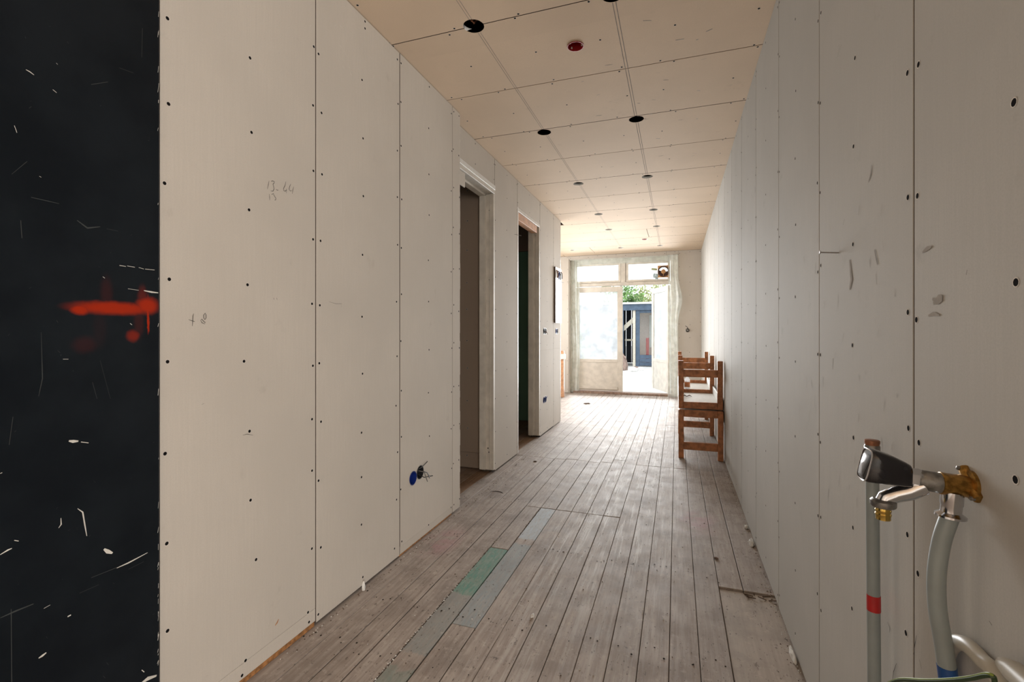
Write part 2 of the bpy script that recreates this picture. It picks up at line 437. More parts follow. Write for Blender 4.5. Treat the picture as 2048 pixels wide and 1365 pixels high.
# ------------------------------------------------------------------ board helper (rectangles with round cut-outs)
def board(u0, u1, v0, v1, mp, th=.0125, holes=(), ch=.0012, n=28):
    """plaster board in (u, v); mp(u, v, w) -> world, w = depth behind the face; holes (u, v, r)"""
    mb = MB()
    ins = [h for h in holes if u0 < h[0] - h[2] and h[0] + h[2] < u1 and v0 < h[1] - h[2] and h[1] + h[2] < v1]
    if not holes:
        tmp = MB().box(u0, u1, v0, v1, 0, th, ch)
        mb.add([mp(*p) for p in tmp.v], tmp.f)
        for i, f in enumerate(tmp.f):           # paper face, edges toned dark for seam shade
            ws = [tmp.v[q][2] for q in f]
            if max(ws) - min(ws) > th * .5: mb.m[i] = 2
        return mb
    if ins:
        ins.sort()
        cuts = [u0] + [(ins[i][0] + ins[i + 1][0]) / 2 for i in range(len(ins) - 1)] + [u1]
        for i, (hu, hv, r) in enumerate(ins):
            a0, a1 = cuts[i], cuts[i + 1]
            ang = sorted([2 * PI * k / n for k in range(n)] + [math.atan2(y - hv, x - hu) % (2 * PI) for x in (a0, a1) for y in (v0, v1)])
            inner, outer = [], []
            for t in ang:
                cx, cy = math.cos(t), math.sin(t)
                k = min(((a1 - hu) / cx if cx > 1e-9 else (a0 - hu) / cx if cx < -1e-9 else 1e9),
                        ((v1 - hv) / cy if cy > 1e-9 else (v0 - hv) / cy if cy < -1e-9 else 1e9))
                inner.append((hu + r * cx, hv + r * cy)); outer.append((hu + k * cx, hv + k * cy))
            L = len(ang)
            vs = [mp(*q, 0) for q in inner] + [mp(*q, 0) for q in outer] + [mp(*q, th) for q in inner] + [mp(*q, th) for q in outer]
            fs, fw, fe = [], [], []
            for k in range(L):
                k2 = (k + 1) % L
                fs += [(k, k2, L + k2, L + k), (2*L + k, 3*L + k, 3*L + k2, 2*L + k2)]
                fw.append((k, 2*L + k, 2*L + k2, k2))
                q1, q2 = outer[k], outer[k2]
                onb = (abs(q1[1] - v0) < 1e-6 and abs(q2[1] - v0) < 1e-6) or (abs(q1[1] - v1) < 1e-6 and abs(q2[1] - v1) < 1e-6) \
                    or (i == 0 and abs(q1[0] - u0) < 1e-6 and abs(q2[0] - u0) < 1e-6) or (i == len(ins) - 1 and abs(q1[0] - u1) < 1e-6 and abs(q2[0] - u1) < 1e-6)
                if onb: fe.append((L + k, L + k2, 3*L + k2, 3*L + k))
            mb.add(vs, fs, 0)
            b = len(mb.v) - 4 * L
            for f in fw: mb.f.append(tuple(b + q for q in f)); mb.m.append(1)
            for f in fe: mb.f.append(tuple(b + q for q in f)); mb.m.append(2)
        return mb
    # notches cut by the long edges
    lo = sorted([h for h in holes if abs(h[1] - v0) < h[2]]); hi = sorted([h for h in holes if abs(h[1] - v1) < h[2]], reverse=True)
    pts, rim = [(u0, v0)], []
    for hu, hv, r in lo:
        dx = math.sqrt(r * r - (v0 - hv) ** 2); a = math.atan2(v0 - hv, dx)
        st, en = PI - a, a
        for k in range(17): t = st + (en - st) * k / 16; pts.append((hu + r * math.cos(t), hv + r * math.sin(t)))
        rim.append((len(pts) - 17, len(pts) - 1))
    pts += [(u1, v0), (u1, v1)]
    for hu, hv, r in hi:
        dx = math.sqrt(r * r - (v1 - hv) ** 2); a = math.atan2(v1 - hv, dx)
        st, en = a, -PI - a
        for k in range(17): t = st + (en - st) * k / 16; pts.append((hu + r * math.cos(t), hv + r * math.sin(t)))
        rim.append((len(pts) - 17, len(pts) - 1))
    pts.append((u0, v1))
    L = len(pts)
    # ear-safe: triangulate through bmesh
    bm = bmesh.new(); vv = [bm.verts.new((x, y, 0)) for x, y in pts]; bm.faces.new(vv)
    bmesh.ops.triangulate(bm, faces=bm.faces[:]); bm.verts.index_update()
    tris = [tuple(v.index for v in f.verts) for f in bm.faces]; bm.free()
    vs = [mp(*q, 0) for q in pts] + [mp(*q, th) for q in pts]
    mb.add(vs, tris + [tuple(L + i for i in f) for f in tris], 0)
    for k in range(L):
        k2 = (k + 1) % L
        mb.f.append((k, k2, L + k2, L + k)); mb.m.append(1 if any(a <= k < b for a, b in rim) else 2)
    return mb

XL, XL2, XR, YB, HC = -1.34, -1.417, 0.404, 8.85, 2.588
mapL = lambda X: (lambda u, v, w: (X - w, u, v))          # boards on a left wall: u = Y, v = Z
mapR = lambda X: (lambda u, v, w: (X + w, u, v))
mapB = lambda Y: (lambda u, v, w: (u, Y + w, v))           # boards facing the camera: u = X
mapC = lambda u, v, w: (u, v, HC + w)                       # ceiling boards: u = X, v = Y

# screws: one mesh per wall direction, shared
def screw_mesh(name, ax):
    mb = MB()
    ring = [(math.cos(2 * PI * k / 9), math.sin(2 * PI * k / 9)) for k in range(9)]
    ax = Vector(ax); a = Vector((0, 0, 1)) if abs(ax.z) < .5 else Vector((1, 0, 0)); b = ax.cross(a)
    def c(r, h): return [a * (x * r) + b * (y * r) + ax * h for x, y in ring]
    mb.add(c(.0053, .0003), [tuple(range(9))], 0)
    mb.add(c(.0068, .0003) + c(.0053, .0003), [(k, (k + 1) % 9, 9 + (k + 1) % 9, 9 + k) for k in range(9)], 1)
    me = bpy.data.meshes.new(name); me.from_pydata([tuple(v) for v in mb.v], [], mb.f)
    me.materials.append(M_screw); me.materials.append(M_torn); me.polygons.foreach_set('material_index', mb.m)
    return me, mb
SCR = {k: screw_mesh('screw', v) for k, v in {'+x': (1, 0, 0), '-x': (-1, 0, 0), '-y': (0, -1, 0), '-z': (0, 0, -1)}.items()}
def screws(parent, pts, d, single=True):
    me, mb = SCR[d]
    if single:
        off = wloc(parent)
        for p in pts:
            o = bpy.data.objects.new('screw', me); COL.objects.link(o); o.parent = parent; o.location = Vector(p) - off
    elif pts:
        J = MB()
        for p in pts:
            b = len(J.v); J.v += [tuple(Vector(p) + Vector(v)) for v in mb.v]
            J.f += [tuple(b + i for i in f) for f in mb.f]; J.m += mb.m
        stuff(J.build('screw_heads', [M_screw, M_torn], parent, normals=False))
def grid_screws(u0, u1, v0, v1, step=.25, mid=True, inset=.014):
    out = []
    n = max(1, int(round((v1 - v0 - .08) / step)))
    for col in ([0, 1, 2] if mid else [0, 2]):
        ph = R.uniform(-.05, .05)
        for i in range(n + 1):
            v = v0 + .04 + (v1 - v0 - .08) * i / n + (ph if 0 < i < n else 0) + R.uniform(-.018, .018)
            u = (u0 + inset, (u0 + u1) / 2, u1 - inset)[col] + R.uniform(-.006, .006)
            out.append((u, v))
    return out

# strokes: thin ribbons lying on a wall face
STK = [0]
def stroke(mb, pix, width, plane, lift, mi=0):
    """pix: pixel polyline; plane ('X', value); width metres"""
    P = [(onX if plane[0] == 'X' else onZ)(x, y, plane[1]) for x, y in pix]
    STK[0] = (STK[0] + 1) % 40; lift += math.copysign(STK[0] * 1.5e-5, lift)
    nrm = Vector((1, 0, 0)) * (1 if lift > 0 else -1) if plane[0] == 'X' else Vector((0, 0, 1 if lift > 0 else -1))
    vs = []
    for i, p in enumerate(P):
        d = (P[min(i + 1, len(P) - 1)] - P[max(0, i - 1)]).normalized()
        sd = nrm.cross(d).normalized() * (width / 2)
        taper = .45 if i in (0, len(P) - 1) else 1
        vs += [p + sd * taper + nrm * abs(lift), p - sd * taper + nrm * abs(lift)]
    mb.add(vs, [(2*i, 2*i+1, 2*i+3, 2*i+2) for i in range(len(P) - 1)], mi)

# ================================================================== FLOOR
floor = struct(MB().box(-3.3, 2.7, -5.2, 9.15, -.12, -.022).build('floor', M_dark), 'worn wooden plank floor running along the hallway', 'floor')
edges = [0.18 - .1025 * k for k in range(-2, 17)]      # plank seams, right to left
def plank(x0, x1, y0, y1, m=None, dz=0.0, ch=.0016):
    if y1 - y0 < .05 or x1 - x0 < .015: return
    g = R.uniform(.0007, .0019)
    if -1.2 < x0 < -.8 and y0 < 2.5: g += .0012
    z = R.uniform(-.0016, 0.0) + dz
    e0 = .0045 if abs(y0 - 3.012) < .002 or abs(y0 - 4.93) < .002 or abs(y0 - 2.372) < .002 else .0014
    MB().box(x0 + g, x1 - g, y0 + e0, y1 - .0014, -.022, z, ch).build('plank', m or M_plank, floor)
fronts = -5.0
for i in range(len(edges) - 1):
    x1, x0 = edges[i], edges[i + 1]
    if i == 0: x1 = .43
    xm = (x0 + x1) / 2
    b = 4.36 if -.56 < xm < -.4 else (4.26 + (.02 if xm > .2 else 0) if xm > -.4 else 4.2 + R.uniform(0, .05))
    js = [fronts, b]
    if -.95 < xm < -.33: js.append(3.012)
    if xm > .18: js.append(2.345)
    if -.95 < xm < -.845: js.append(2.372)
    if -.845 < xm < -.74: js.append(1.703)
    if -.55 < xm < -.43: js.append(.6)
    if xm < -1.076: js.append(4.93)
    else: js.append(6.2 + R.choice((-1.0, 0, 0, .02, .9)) + R.uniform(-.03, .03))
    js.append(7.6 + R.uniform(-.5, .6))
    js.append(8.97)
    js = sorted(js)
    for k in range(len(js) - 1):
        a, bb = js[k], js[k + 1]
        m = None; dz = 0
        if xm > .18 and bb < 2.4: continue
        if -.95 < xm < -.845 and abs(bb - 2.372) < .01: m = M_plank_teal
        if -.845 < xm < -.74 and (abs(bb - 3.012) < .01): m = M_plank_blue
        xx0 = x0 if i < len(edges) - 2 else x0 + .0
        plank(xx0, x1, a, bb, m, dz)
plank(.181, .43, .9, 2.341, M_plank_patch, -.007)
plank(.181, .43, fronts, .9, M_plank_patch, -.007)
# floorboards of the rear room left of the hallway and of the two side rooms
for k in range(17):
    x1 = edges[-1] - .1025 * k; x0 = x1 - .1025
    if x0 < -3.25: break
    plank(x0, x1, 6.0, 7.4 + R.uniform(-.6, .6) if False else 7.4, None); plank(x0, x1, 7.4, 8.97, None)
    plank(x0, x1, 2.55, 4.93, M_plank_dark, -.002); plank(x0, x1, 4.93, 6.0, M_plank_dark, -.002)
mb = MB()
for yj in (1.45, 1.78, 2.43, 3.07, 3.72, 4.40, 5.05, 5.9):
    for k in range(len(edges) - 1):
        if edges[k] > .2: continue
        for fx in (.22, .5, .78):
            if R.random() < .3: continue
            x, y, r = edges[k] - .1025 * (fx + R.uniform(-.06, .06)), yj + R.uniform(-.035, .035), R.uniform(.002, .0042)
            mb.add([(x + r * math.cos(t * PI / 3.5), y + 1.2 * r * math.sin(t * PI / 3.5), .0005) for t in range(7)], [tuple(range(7))])
stuff(mb.build('nail_holes', M_dark, floor, normals=False))
# half-round saw cut in a board, seen as a dark crescent
mb = MB(); P = []
cx, cy = -1.225, 3.165
for k in range(13):
    t = math.radians(20 + 140 * k / 12)
    P.append(Vector((cx + .055 * math.cos(t), cy + .055 * math.sin(t), .0006)))
for i in range(12):
    wd = .011 * math.sin(PI * (i + .5) / 12) + .001
    d = (P[i + 1] - P[i]).normalized(); n = Vector((-d.y, d.x, 0)) * wd
    mb.add([P[i], P[i + 1], P[i + 1] + n, P[i] + n], [(0, 1, 2, 3)])
mb.build('saw_cut', M_dark, floor)
# pink chalk dust stains on the boards
def blot(name, cx, cy, rx, ry, m, z=.0007, n=22, parent=None, seed=1):
    r = random.Random(seed); vs = [(cx, cy, z)]
    for k in range(n):
        t = 2 * PI * k / n; q = r.uniform(.75, 1.15)
        vs.append((cx + rx * q * math.cos(t), cy + ry * q * math.sin(t), z))
    return MB().add(vs, [(0, 1 + k, 1 + (k + 1) % n) for k in range(n)]).build(name, m, parent, normals=False)

# crumbs and dust in seams, one heap of stuff
mb = MB()
def crumb(mb, x, y, s, mi):
    t = R.uniform(0, 6.28); q = [Vector((x + s * math.cos(t + k * 2.1) * R.uniform(.6, 1.2), y + s * math.sin(t + k * 2.1) * R.uniform(.6, 1.2), -.0006)) for k in range(3)]
    q.append(Vector((x, y, s * R.uniform(.4, .9))))
    mb.add(q, [(0, 1, 2), (0, 1, 3), (1, 2, 3), (2, 0, 3)], mi)
for k in range(420):
    y = R.uniform(1.25, 5.5); x = R.uniform(-1.3, .38)
    crumb(mb, x, y, R.uniform(.0015, .0045), R.choice((0, 0, 1)))
for k in range(260):                    # along the left seams
    y = R.uniform(1.3, 2.5); crumb(mb, -.9475 + R.uniform(-.004, .004), y, R.uniform(.0015, .004), R.choice((0, 1, 1)))
for k in range(90):
    y = R.uniform(2.5, 3.0); crumb(mb, -.845 + R.uniform(-.005, .005), y, R.uniform(.0015, .004), R.choice((0, 0, 1)))
for k in range(200):                    # along the skirtings
    y = R.uniform(1.4, 4.2); crumb(mb, .398 - abs(R.gauss(0, .012)), y, R.uniform(.002, .005), R.choice((0, 1, 1)))
    y = R.uniform(1.3, 4.2); crumb(mb, -1.325 + abs(R.gauss(0, .012)), y, R.uniform(.002, .005), R.choice((0, 0, 1)))
o = mb.build('floor_dust', [M_chip, M_plast]); stuff(o); tag(o, 'crumbs of plaster and wood dust strewn over the floorboards', 'dust')

# ================================================================== WALLS
# --- left wall, near part
wl = struct(MB().box(-1.55, -1.40, -5.2, 2.823, -.1, 2.9).build('wall_left', M_core), 'near left wall clad in bare beige plasterboard with screws', 'wall')
seam = [.911, 1.51, 2.108, 2.713, 2.823]
g = .0026
def lw(u0, u1, v0, v1, holes=(), name='board'):
    return board(u0 + g, u1 - g, v0, v1, mapL(XL), holes=holes).build(name, [M_board, M_gyps, M_edge], wl)
B1 = lw(seam[0], seam[1], .072, HC - .002); lw(seam[0], seam[1], .022, .0715)
B2 = lw(seam[1], seam[2], .012, HC - .002)
bx = [(2.237, .370, .036), (2.3115, .381, .036)]
B3 = lw(seam[2], seam[3], .055, HC - .002, bx); lw(seam[2], seam[3], .014, .0545)
B4 = lw(seam[3], seam[4], .012, HC - .002)
lw(-5.05, -.1, .012, HC - .002)
MB().box(-1.40, XL2, 2.8105, 2.823, 0, HC).build('board', M_board, wl)
MB().box(-1.352, XL - .002, .93, 1.505, .001, .021, .002).build('foam_strip', M_foam, wl)
MB().box(-1.352, XL - .004, 2.112, 2.708, .001, .0135, .002).build('foam_strip', M_foam, wl)
px1 = [(334.8,36.6),(337,208),(329,366.7),(500,116),(503,265),(498,420),(627.5,93.4),(626,211),(626.7,342),(626,479),(338.5,559),(495,570),(335,724),(488,723),(330,908),(499,863),(624,608),(625.6,732),(624,839),(624,942),(333.4,1087.8),(335,1262.5),(501,1001),(512,1120),(491,1322),(484,1352),(623.7,1098),(616,1225.6),(618,1245)]
px2 = [(637,108),(643,226),(644,349),(639.6,611),(638.5,727),(642,844),(641.5,1095.6),(636.5,1229.7),(637,962),(641,482),(724,160),(726,277),(726.6,392.5),(725,510),(724,634),(725,748),(723,866),(723,955),(722.8,1050),(725.6,1155),(794.6,119),(796,208),(794.6,301.6),(794.6,394.5),(795,490),(793,604),(794,713),(792,812),(795,905),(789,1098),(793,1000),(730,43),(730,57)]
screws(wl, [onX(x, y, XL) + Vector((0, 0, 0)) for x, y in px1 + px2], '+x')
screws(wl, [(XL, u, v) for u, v in grid_screws(seam[2], seam[3], .02, HC) if (u - 2.27) ** 2 + (v - .37) ** 2 > .02], '+x')
screws(wl, [(XL, u, v) for u, v in grid_screws(seam[3], seam[4], .02, HC, mid=False)], '+x')
# torn paper edge at the wall end
mb = MB(); z = 0.02
while z < HC - .05:
    dz = R.uniform(.03, .12); d = R.uniform(.0, .006)
    mb.box(XL - .012, XL - .001, 2.8205, 2.8225 + d, z, min(z + dz, HC - .01)); z += dz
mb.build('torn_edge', M_torn, wl)
# pencil writing on the first board
mb = MB()
S = lambda pts: [(500 + x / 17.07, 340 + y / 17.07) for x, y in pts]
for pts in ([(650,370),(620,520),(590,660)], [(710,390),(770,375),(830,400),(820,450),(780,490),(800,560),(820,650),(780,730),(700,720)], [(880,660),(920,690),(970,690)],
            [(1225,400),(1190,540),(1140,640),(1150,710),(1200,730),(1240,690),(1240,640)], [(1240,690),(1235,800)],
            [(1390,480),(1350,570),(1330,660),(1370,720),(1430,710)], [(1490,570),(1460,680),(1440,820)],
            [(655,820),(665,930),(670,1040)], [(730,840),(800,810),(810,860),(880,970),(870,1030),(830,1030)]):
    stroke(mb, S(pts), .0022, ('X', XL), .0004)
T = lambda pts: [(360 + x / 17.07, 600 + y / 17.07) for x, y in pts]
for pts in ([(460,470),(435,560),(430,720),(415,900)], [(290,675),(430,725),(500,750)], [(855,450),(800,530),(805,620),(845,680),(885,620),(885,520),(855,450)],
            [(700,700),(740,660),(790,720),(860,790),(870,740)], [(700,700),(740,780),(850,830)]):
    stroke(mb, T(pts), .0022, ('X', XL), .0004)
for x in (547, 553):
    stroke(mb, [(x, 596), (x + 1, 600)], .003, ('X', XL), .0004)
stroke(mb, [(658, 604), (672, 608), (683, 608), (682, 614)], .0013, ('X', XL), .0004)
for a in ([(485,871),(494,869),(506,871)], [(403,810),(408,807)], [(900,1060),(905,1050)]):
    stroke(mb, a, .0015, ('X', XL), .0004)
mb.build('pencil_writing', M_pencil, wl, normals=False)
mb = MB()
stroke(mb, [(550, 1252), (554, 1246), (557, 1239)], .006, ('X', XL), .0004)
mb.build('orange_smear', M_orange, wl, normals=False)
mb = MB()
for x, y in ((740,113),(748,150),(685,132),(697,133),(716,134),(672,48),(680,51),(622,50),(679,90),(675,118),(700,145)):
    stroke(mb, [(x, y), (x + R.uniform(-3, 5), y + R.uniform(3, 9))], .004, ('X', XL), .0004)
mb.build('plaster_fleck', M_torn, wl, normals=False)

# --- left wall, rear part with the two doorways
wl2 = shell('wall_left_far', 'rear left wall of plasterboard with two doorways', 'wall')
for y0, y1, z0 in ((2.823, 3.65, 2.37), (3.65, 4.24, 0), (4.24, 5.02, 2.34), (5.02, 6.0, 0)):
    MB().box(-1.525, -1.47, y0, y1, z0, 2.9).build('stud_core', M_core, wl2)
    if z0 == 0: MB().box(-1.537, -1.525, y0 + .02, y1, 0, HC).build('board', M_board, wl2)
ebox = [(5.185, 1.164, .036), (5.2575, 1.164, .036)]
ebox2 = [(5.185, .386, .036), (5.2575, .386, .036)]
ebox3 = [(5.755, 1.164, .036), (5.8275, 1.164, .036)]
def lw2(u0, u1, v0, v1, holes=()):
    return board(u0 + g, u1 - g, v0, v1, mapL(XL2), holes=holes).build('board', [M_board, M_gyps, M_edge], wl2)
lw2(2.823, 3.65, 2.362, HC - .002)
lw2(3.65, 4.24, .012, HC - .002)
lw2(4.24, 5.02, 2.338, HC - .002)
lw2(5.02, 5.625, .95, HC - .002, ebox); lw2(5.02, 5.625, .11, .9495, ebox2); lw2(5.02, 5.625, .012, .1095)
lw2(5.625, 5.994, .95, HC - .002, ebox3); lw2(5.625, 5.994, .008, .9495)
MB().box(-3.25, XL2 - .013, 5.9815, 5.994, 0, HC).build('board', M_board, wl2)
MB().box(-3.25, -1.47, 5.90, 5.98, -.1, 2.9).build('stud_core', M_core, wl2)
screws(wl2, [(XL2, u, v) for u, v in grid_screws(3.65, 4.24, .02, HC)], '+x')
screws(wl2, [(XL2, u, v) for a in ((2.85, 3.65, 2.36, HC), (4.24, 5.02, 2.34, HC)) for u, v in grid_screws(*a, step=.2)]
       + [(XL2, u, v) for u, v in grid_screws(5.02, 5.625, .02, HC) + grid_screws(5.625, 5.994, .02, HC, mid=False) if abs(v - 1.164) > .06 and abs(v - .386) > .06], '+x', single=False)
MB().box(XL2 - .01, XL2 + .0015, 4.238, 4.262, .012, 2.338).build('corner_bead', M_bead, wl2)
MB().box(XL2 - .01, XL2 + .0015, 5.985, 5.9955, .006, HC).build('corner_bead', M_bead, wl2)
MB().box(-1.43, XL2 - .003, 5.03, 5.62, .001, .0115, .002).build('foam_strip', M_dark, wl2)

# side rooms
sr = shell('wall_side_room', 'dim plasterboard wall of the first side room', 'wall')
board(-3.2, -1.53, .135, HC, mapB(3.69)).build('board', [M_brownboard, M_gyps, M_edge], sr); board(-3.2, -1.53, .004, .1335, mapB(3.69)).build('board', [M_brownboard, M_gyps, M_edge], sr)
MB().box(-3.25, -1.53, 3.75, 3.80, -.1, 2.9).build('stud_core', M_core, sr)
MB().box(-3.3, -3.2, 2.3, 6.0, -.1, 2.9).build('stud_core', M_core, sr)
MB().box(-3.3, -1.55, 2.40, 2.52, -.1, 2.9).build('stud_core', M_core, sr)
screws(sr, [(u, 3.69, v) for u, v in grid_screws(-1.95, -1.42, .05, 2.4) if u < -1.56], '-y', single=False)
sg = shell('wall_washroom', 'dark green moisture-resistant board wall of the second side room', 'wall')
board(-3.2, -1.53, .004, 2.2, mapB(5.88)).build('board', [M_green, M_gyps, M_edge], sg)
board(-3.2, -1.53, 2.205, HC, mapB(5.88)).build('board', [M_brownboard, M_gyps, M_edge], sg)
MB().box(-3.2, -3.18, 3.8, 5.88, 0, HC).build('board', M_green, sg)
mb = MB().lathe([(0, 0), (.03, 0), (.03, .006), (.02, .006), (.02, .002), (0, .002)], (-1.80, 5.88, 1.21), (0, -1, 0)); mb.build('pipe_outlet', M_dullmetal, sg, smooth=True)

# door frames
def jamb_set(root, yj, sgn, zt):
    """one upright of a door frame: board, stop, face edge"""
    j = MB().box(-1.537, XL2 + .001, *sorted((yj, yj + sgn * .03)), .022, zt, .002).build('jamb', M_whited, root)
    MB().box(-1.537, -1.482, *sorted((yj, yj - sgn * .016)), .024, zt, .002).build('door_stop', M_whited, j)
    MB().box(-1.452, -1.446, *sorted((yj, yj - sgn * .004)), .024, zt, .001).build('bead', M_white, j)
d1 = shell('door_1', 'white painted frame of the first doorway, door missing', 'door frame')
jamb_set(d1, 3.62, 1, 2.29); jamb_set(d1, 2.86, -1, 2.29)
h = MB().box(-1.537, XL2 + .001, 2.83, 3.65, 2.292, 2.36, .002).build('head', M_white, d1)
MB().box(-1.537, -1.482, 2.86, 3.62, 2.274, 2.292, .002).build('door_stop', M_whited, h)
MB().box(-1.42, XL2 + .006, 2.83, 3.652, 2.325, 2.361, .002).build('bead', M_bead, h)
screws(d1, [onY(979, 421, 3.62), onY(978, 905, 3.62), onY(976, 897, 3.62), onY(979, 560, 3.62)], '-y')
MB().box(-1.44, -1.43, 2.99, 3.10, 2.19, 2.292, .003).build('torn_plaster_flap', M_board, d1)
d2 = shell('door_2', 'white painted frame of the second doorway with raw pine head', 'door frame')
jamb_set(d2, 4.985, 1, 2.30); jamb_set(d2, 4.27, -1, 2.30)
h = MB().box(-1.537, XL2 + .001, 4.262, 5.015, 2.30, 2.337, .002).build('head', M_white, d2)
MB().box(-1.49, -1.425, 4.272, 4.93, 2.225, 2.299, .002).build('pine_batten', M_rawwood, d2)
screws(d2, [onY(1072, 472, 4.985)], '-y')

# --- right wall
wr = struct(MB().box(.47, .60, .25, 9.1, -.1, 2.9).build('wall_right', M_core), 'long right wall clad in bare plasterboard, greyed in colour for its dimmer light', 'wall')
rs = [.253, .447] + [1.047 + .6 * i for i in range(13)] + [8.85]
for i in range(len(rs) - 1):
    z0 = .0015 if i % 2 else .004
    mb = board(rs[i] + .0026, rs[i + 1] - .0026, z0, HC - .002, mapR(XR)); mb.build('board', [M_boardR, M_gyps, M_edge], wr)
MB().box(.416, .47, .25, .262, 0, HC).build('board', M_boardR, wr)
prt = [(1837,129),(1835,392),(1833,640),(1838,886),(1836,1148),(2028,205),(2032,565),(2031,960),(1815,146),(1816,395),(1816,625),(1817,857),(1815,1070),(1812,1267),
       (1710,116),(1707,293),(1706,489),(1705,691),(1707,876),(1706,1056),(1704,1218)]
screws(wr, [onX(x, y, XR) for x, y in prt], '-x')
for i in range(2, len(rs) - 1):
    pts = grid_screws(rs[i], rs[i + 1], .02, HC)
    if i == 2: pts = [q for q in pts if q[0] > 1.55]
    screws(wr, [(XR, u, v) for u, v in pts], '-x', single=i < 5)
mb = MB()
for pts, wd in (([(1866,598),(1876,604),(1886,600)], .010), ([(1868,608),(1880,596),(1886,594)], .012), ([(1858,632),(1868,628),(1880,631)], .007), ([(1744,330),(1742,350),(1737,365)], .006),
            ([(1700,520),(1704,560),(1700,580)], .014), ([(1750,500),(1756,530)], .010), ([(1846,505),(1856,497),(1864,494)], .008)):
    stroke(mb, pts, wd, ('X', XR), -.0005)
for k in range(60):
    x, y = R.uniform(1560, 1800), R.uniform(400, 1000)
    stroke(mb, [(x, y), (x + R.uniform(-2, 2), y + R.uniform(6, 26))], R.uniform(.001, .004), ('X', XR), -.0005)
mb.build('smudge', M_smudge, wr, normals=False)
mb = MB()
for pts in ([(1834,1272),(1831,1290),(1828,1310)], [(1794,1328),(1788,1345),(1786,1362)], [(1776,1245),(1781,1258),(1780,1266)], [(1840,1320),(1844,1338)], [(1936,540),(1934,550)],
            [(1980,1243),(1986,1252)], [(1690,438),(1687,450)]):
    stroke(mb, pts, .0018, ('X', XR), -.0006)
mb.build('scratch', M_pencil, wr, normals=False)

# --- back wall with the garden doors
wb = struct(MB().box(-3.3, -1.93, 8.90, 9.12, -.1, 2.9).box(.035, .60, 8.90, 9.12, -.1, 2.9).box(-1.93, .035, 8.90, 9.12, 2.53, 2.9).build('wall_back', M_core), 'plasterboard end wall around the garden doors', 'wall')
for a in ((.03, XR, .004, HC - .002), (-.17, .028, 2.527, HC - .002), (-1.93, -.173, 2.527, HC - .002), (-2.53, -1.932, .004, HC - .002), (-3.13, -2.534, .004, HC - .002)):
    hs = [(.179, 1.184, .034)] if a[0] > 0 else ()
    board(a[0], a[1], a[2], a[3], mapB(YB), holes=hs, ch=.001).build('board', [M_board, M_gyps, M_edge], wb)
screws(wb, [(u, YB, v) for a in ((.03, XR, .02, HC), (-2.53, -1.94, .02, HC)) for u, v in grid_screws(*a) if abs(v - 1.184) > .06 or abs(u - .179) > .06]
       + [(-1.9 + .17 * k, YB, 2.548 + .022 * (k % 2)) for k in range(12)], '-y', single=False)
MB().box(-3.3, -3.2, 5.95, 6.85, -.1, 2.9).box(-3.3, -3.2, 8.25, 9.1, -.1, 2.9).box(-3.3, -3.2, 6.85, 8.25, -.1, .65).box(-3.3, -3.2, 6.85, 8.25, 2.25, 2.9).build('board', M_board, wb)
w3 = shell('added_window_rear', 'added white framed side window of the rear room, out of view', 'window')  # invented window, added to carry the rear fill light
MB().box(-3.28, -3.22, 6.85, 6.92, .65, 2.25).box(-3.28, -3.22, 8.18, 8.25, .65, 2.25).box(-3.28, -3.22, 6.92, 8.18, .65, .72).box(-3.28, -3.22, 6.92, 8.18, 2.18, 2.25).build('frame', M_white, w3)
MB().box(-3.25, -3.245, 6.92, 8.18, .72, 2.18).build('pane', M_glass, w3)

# ================================================================== CEILING
cl = struct(MB().box(-3.3, 2.7, -5.2, 9.12, 2.82, 2.95).build('ceiling', M_dark), 'plasterboard ceiling with round lamp cut-outs', 'ceiling')
jy = [2.038 + .6 * k for k in range(-12, 12)]
HL = [(x, y, .049) for y in (2.038, 3.289, 4.54, 5.795, 6.715, 8.238) for x in (-.897, -.256)] + [(-.478, 2.346, .041), (-.469, 7.589, .042), (-1.72, 8.213, .045)]
for k in range(len(jy)):
    a = jy[k]; b = jy[k + 1] if k + 1 < len(jy) else YB
    left = -3.2 if a > 5.9 or b < .4 else (-1.43 if a > 2.2 else -1.36)
    right = 2.65 if b < .3 else XR + .03
    spans = [(left, right)]
    if a > 5.9: spans = [(left, -2.0), (-2.0, right)] if k % 2 else [(left, -1.4), (-1.4, right)]
    if abs(a - 6.838) < .01: spans = [(left, -.395), (-.395, right)]
    for u0, u1 in spans:
        hs = [h for h in HL if u0 < h[0] < u1 and h[1] + h[2] > a and h[1] - h[2] < b]
        cut = [h for h in hs if abs(h[1] - a) < h[2] or abs(h[1] - b) < h[2]]
        inn = [h for h in hs if h not in cut]
        if cut and inn:                     # one board has both kinds: build two halves
            vm = (max(h[1] + h[2] for h in cut if abs(h[1] - a) < h[2]) + min(h[1] - h[2] for h in inn)) / 2
            board(u0 + g, u1 - g, a + g, vm, mapC, th=.018, holes=cut).build('board', [M_ceil, M_gyps, M_edge], cl)
            board(u0 + g, u1 - g, vm, b - g, mapC, th=.018, holes=inn).build('board', [M_ceil, M_gyps, M_edge], cl)
        else:
            board(u0 + g, u1 - g, a + g, b - g, mapC, th=.018, holes=hs).build('board', [M_ceil, M_gyps, M_edge], cl)
near, farp = [], []
for k in range(7, len(jy) - 1):
    a = jy[k]
    for col in (a + .016, a + .3, a + .584):
        for x in (-1.3, -1.0, -.66, -.33, -.05, .35):
            p = (x + R.uniform(-.05, .05), col + R.uniform(-.008, .008), HC)
            if any((p[0] - h[0]) ** 2 + (p[1] - h[1]) ** 2 < .07 ** 2 for h in HL): continue
            if a > 1.3: (near if a < 4.0 else farp).append(p)
screws(cl, near, '-z'); screws(cl, farp, '-z', single=False)
mb = MB()
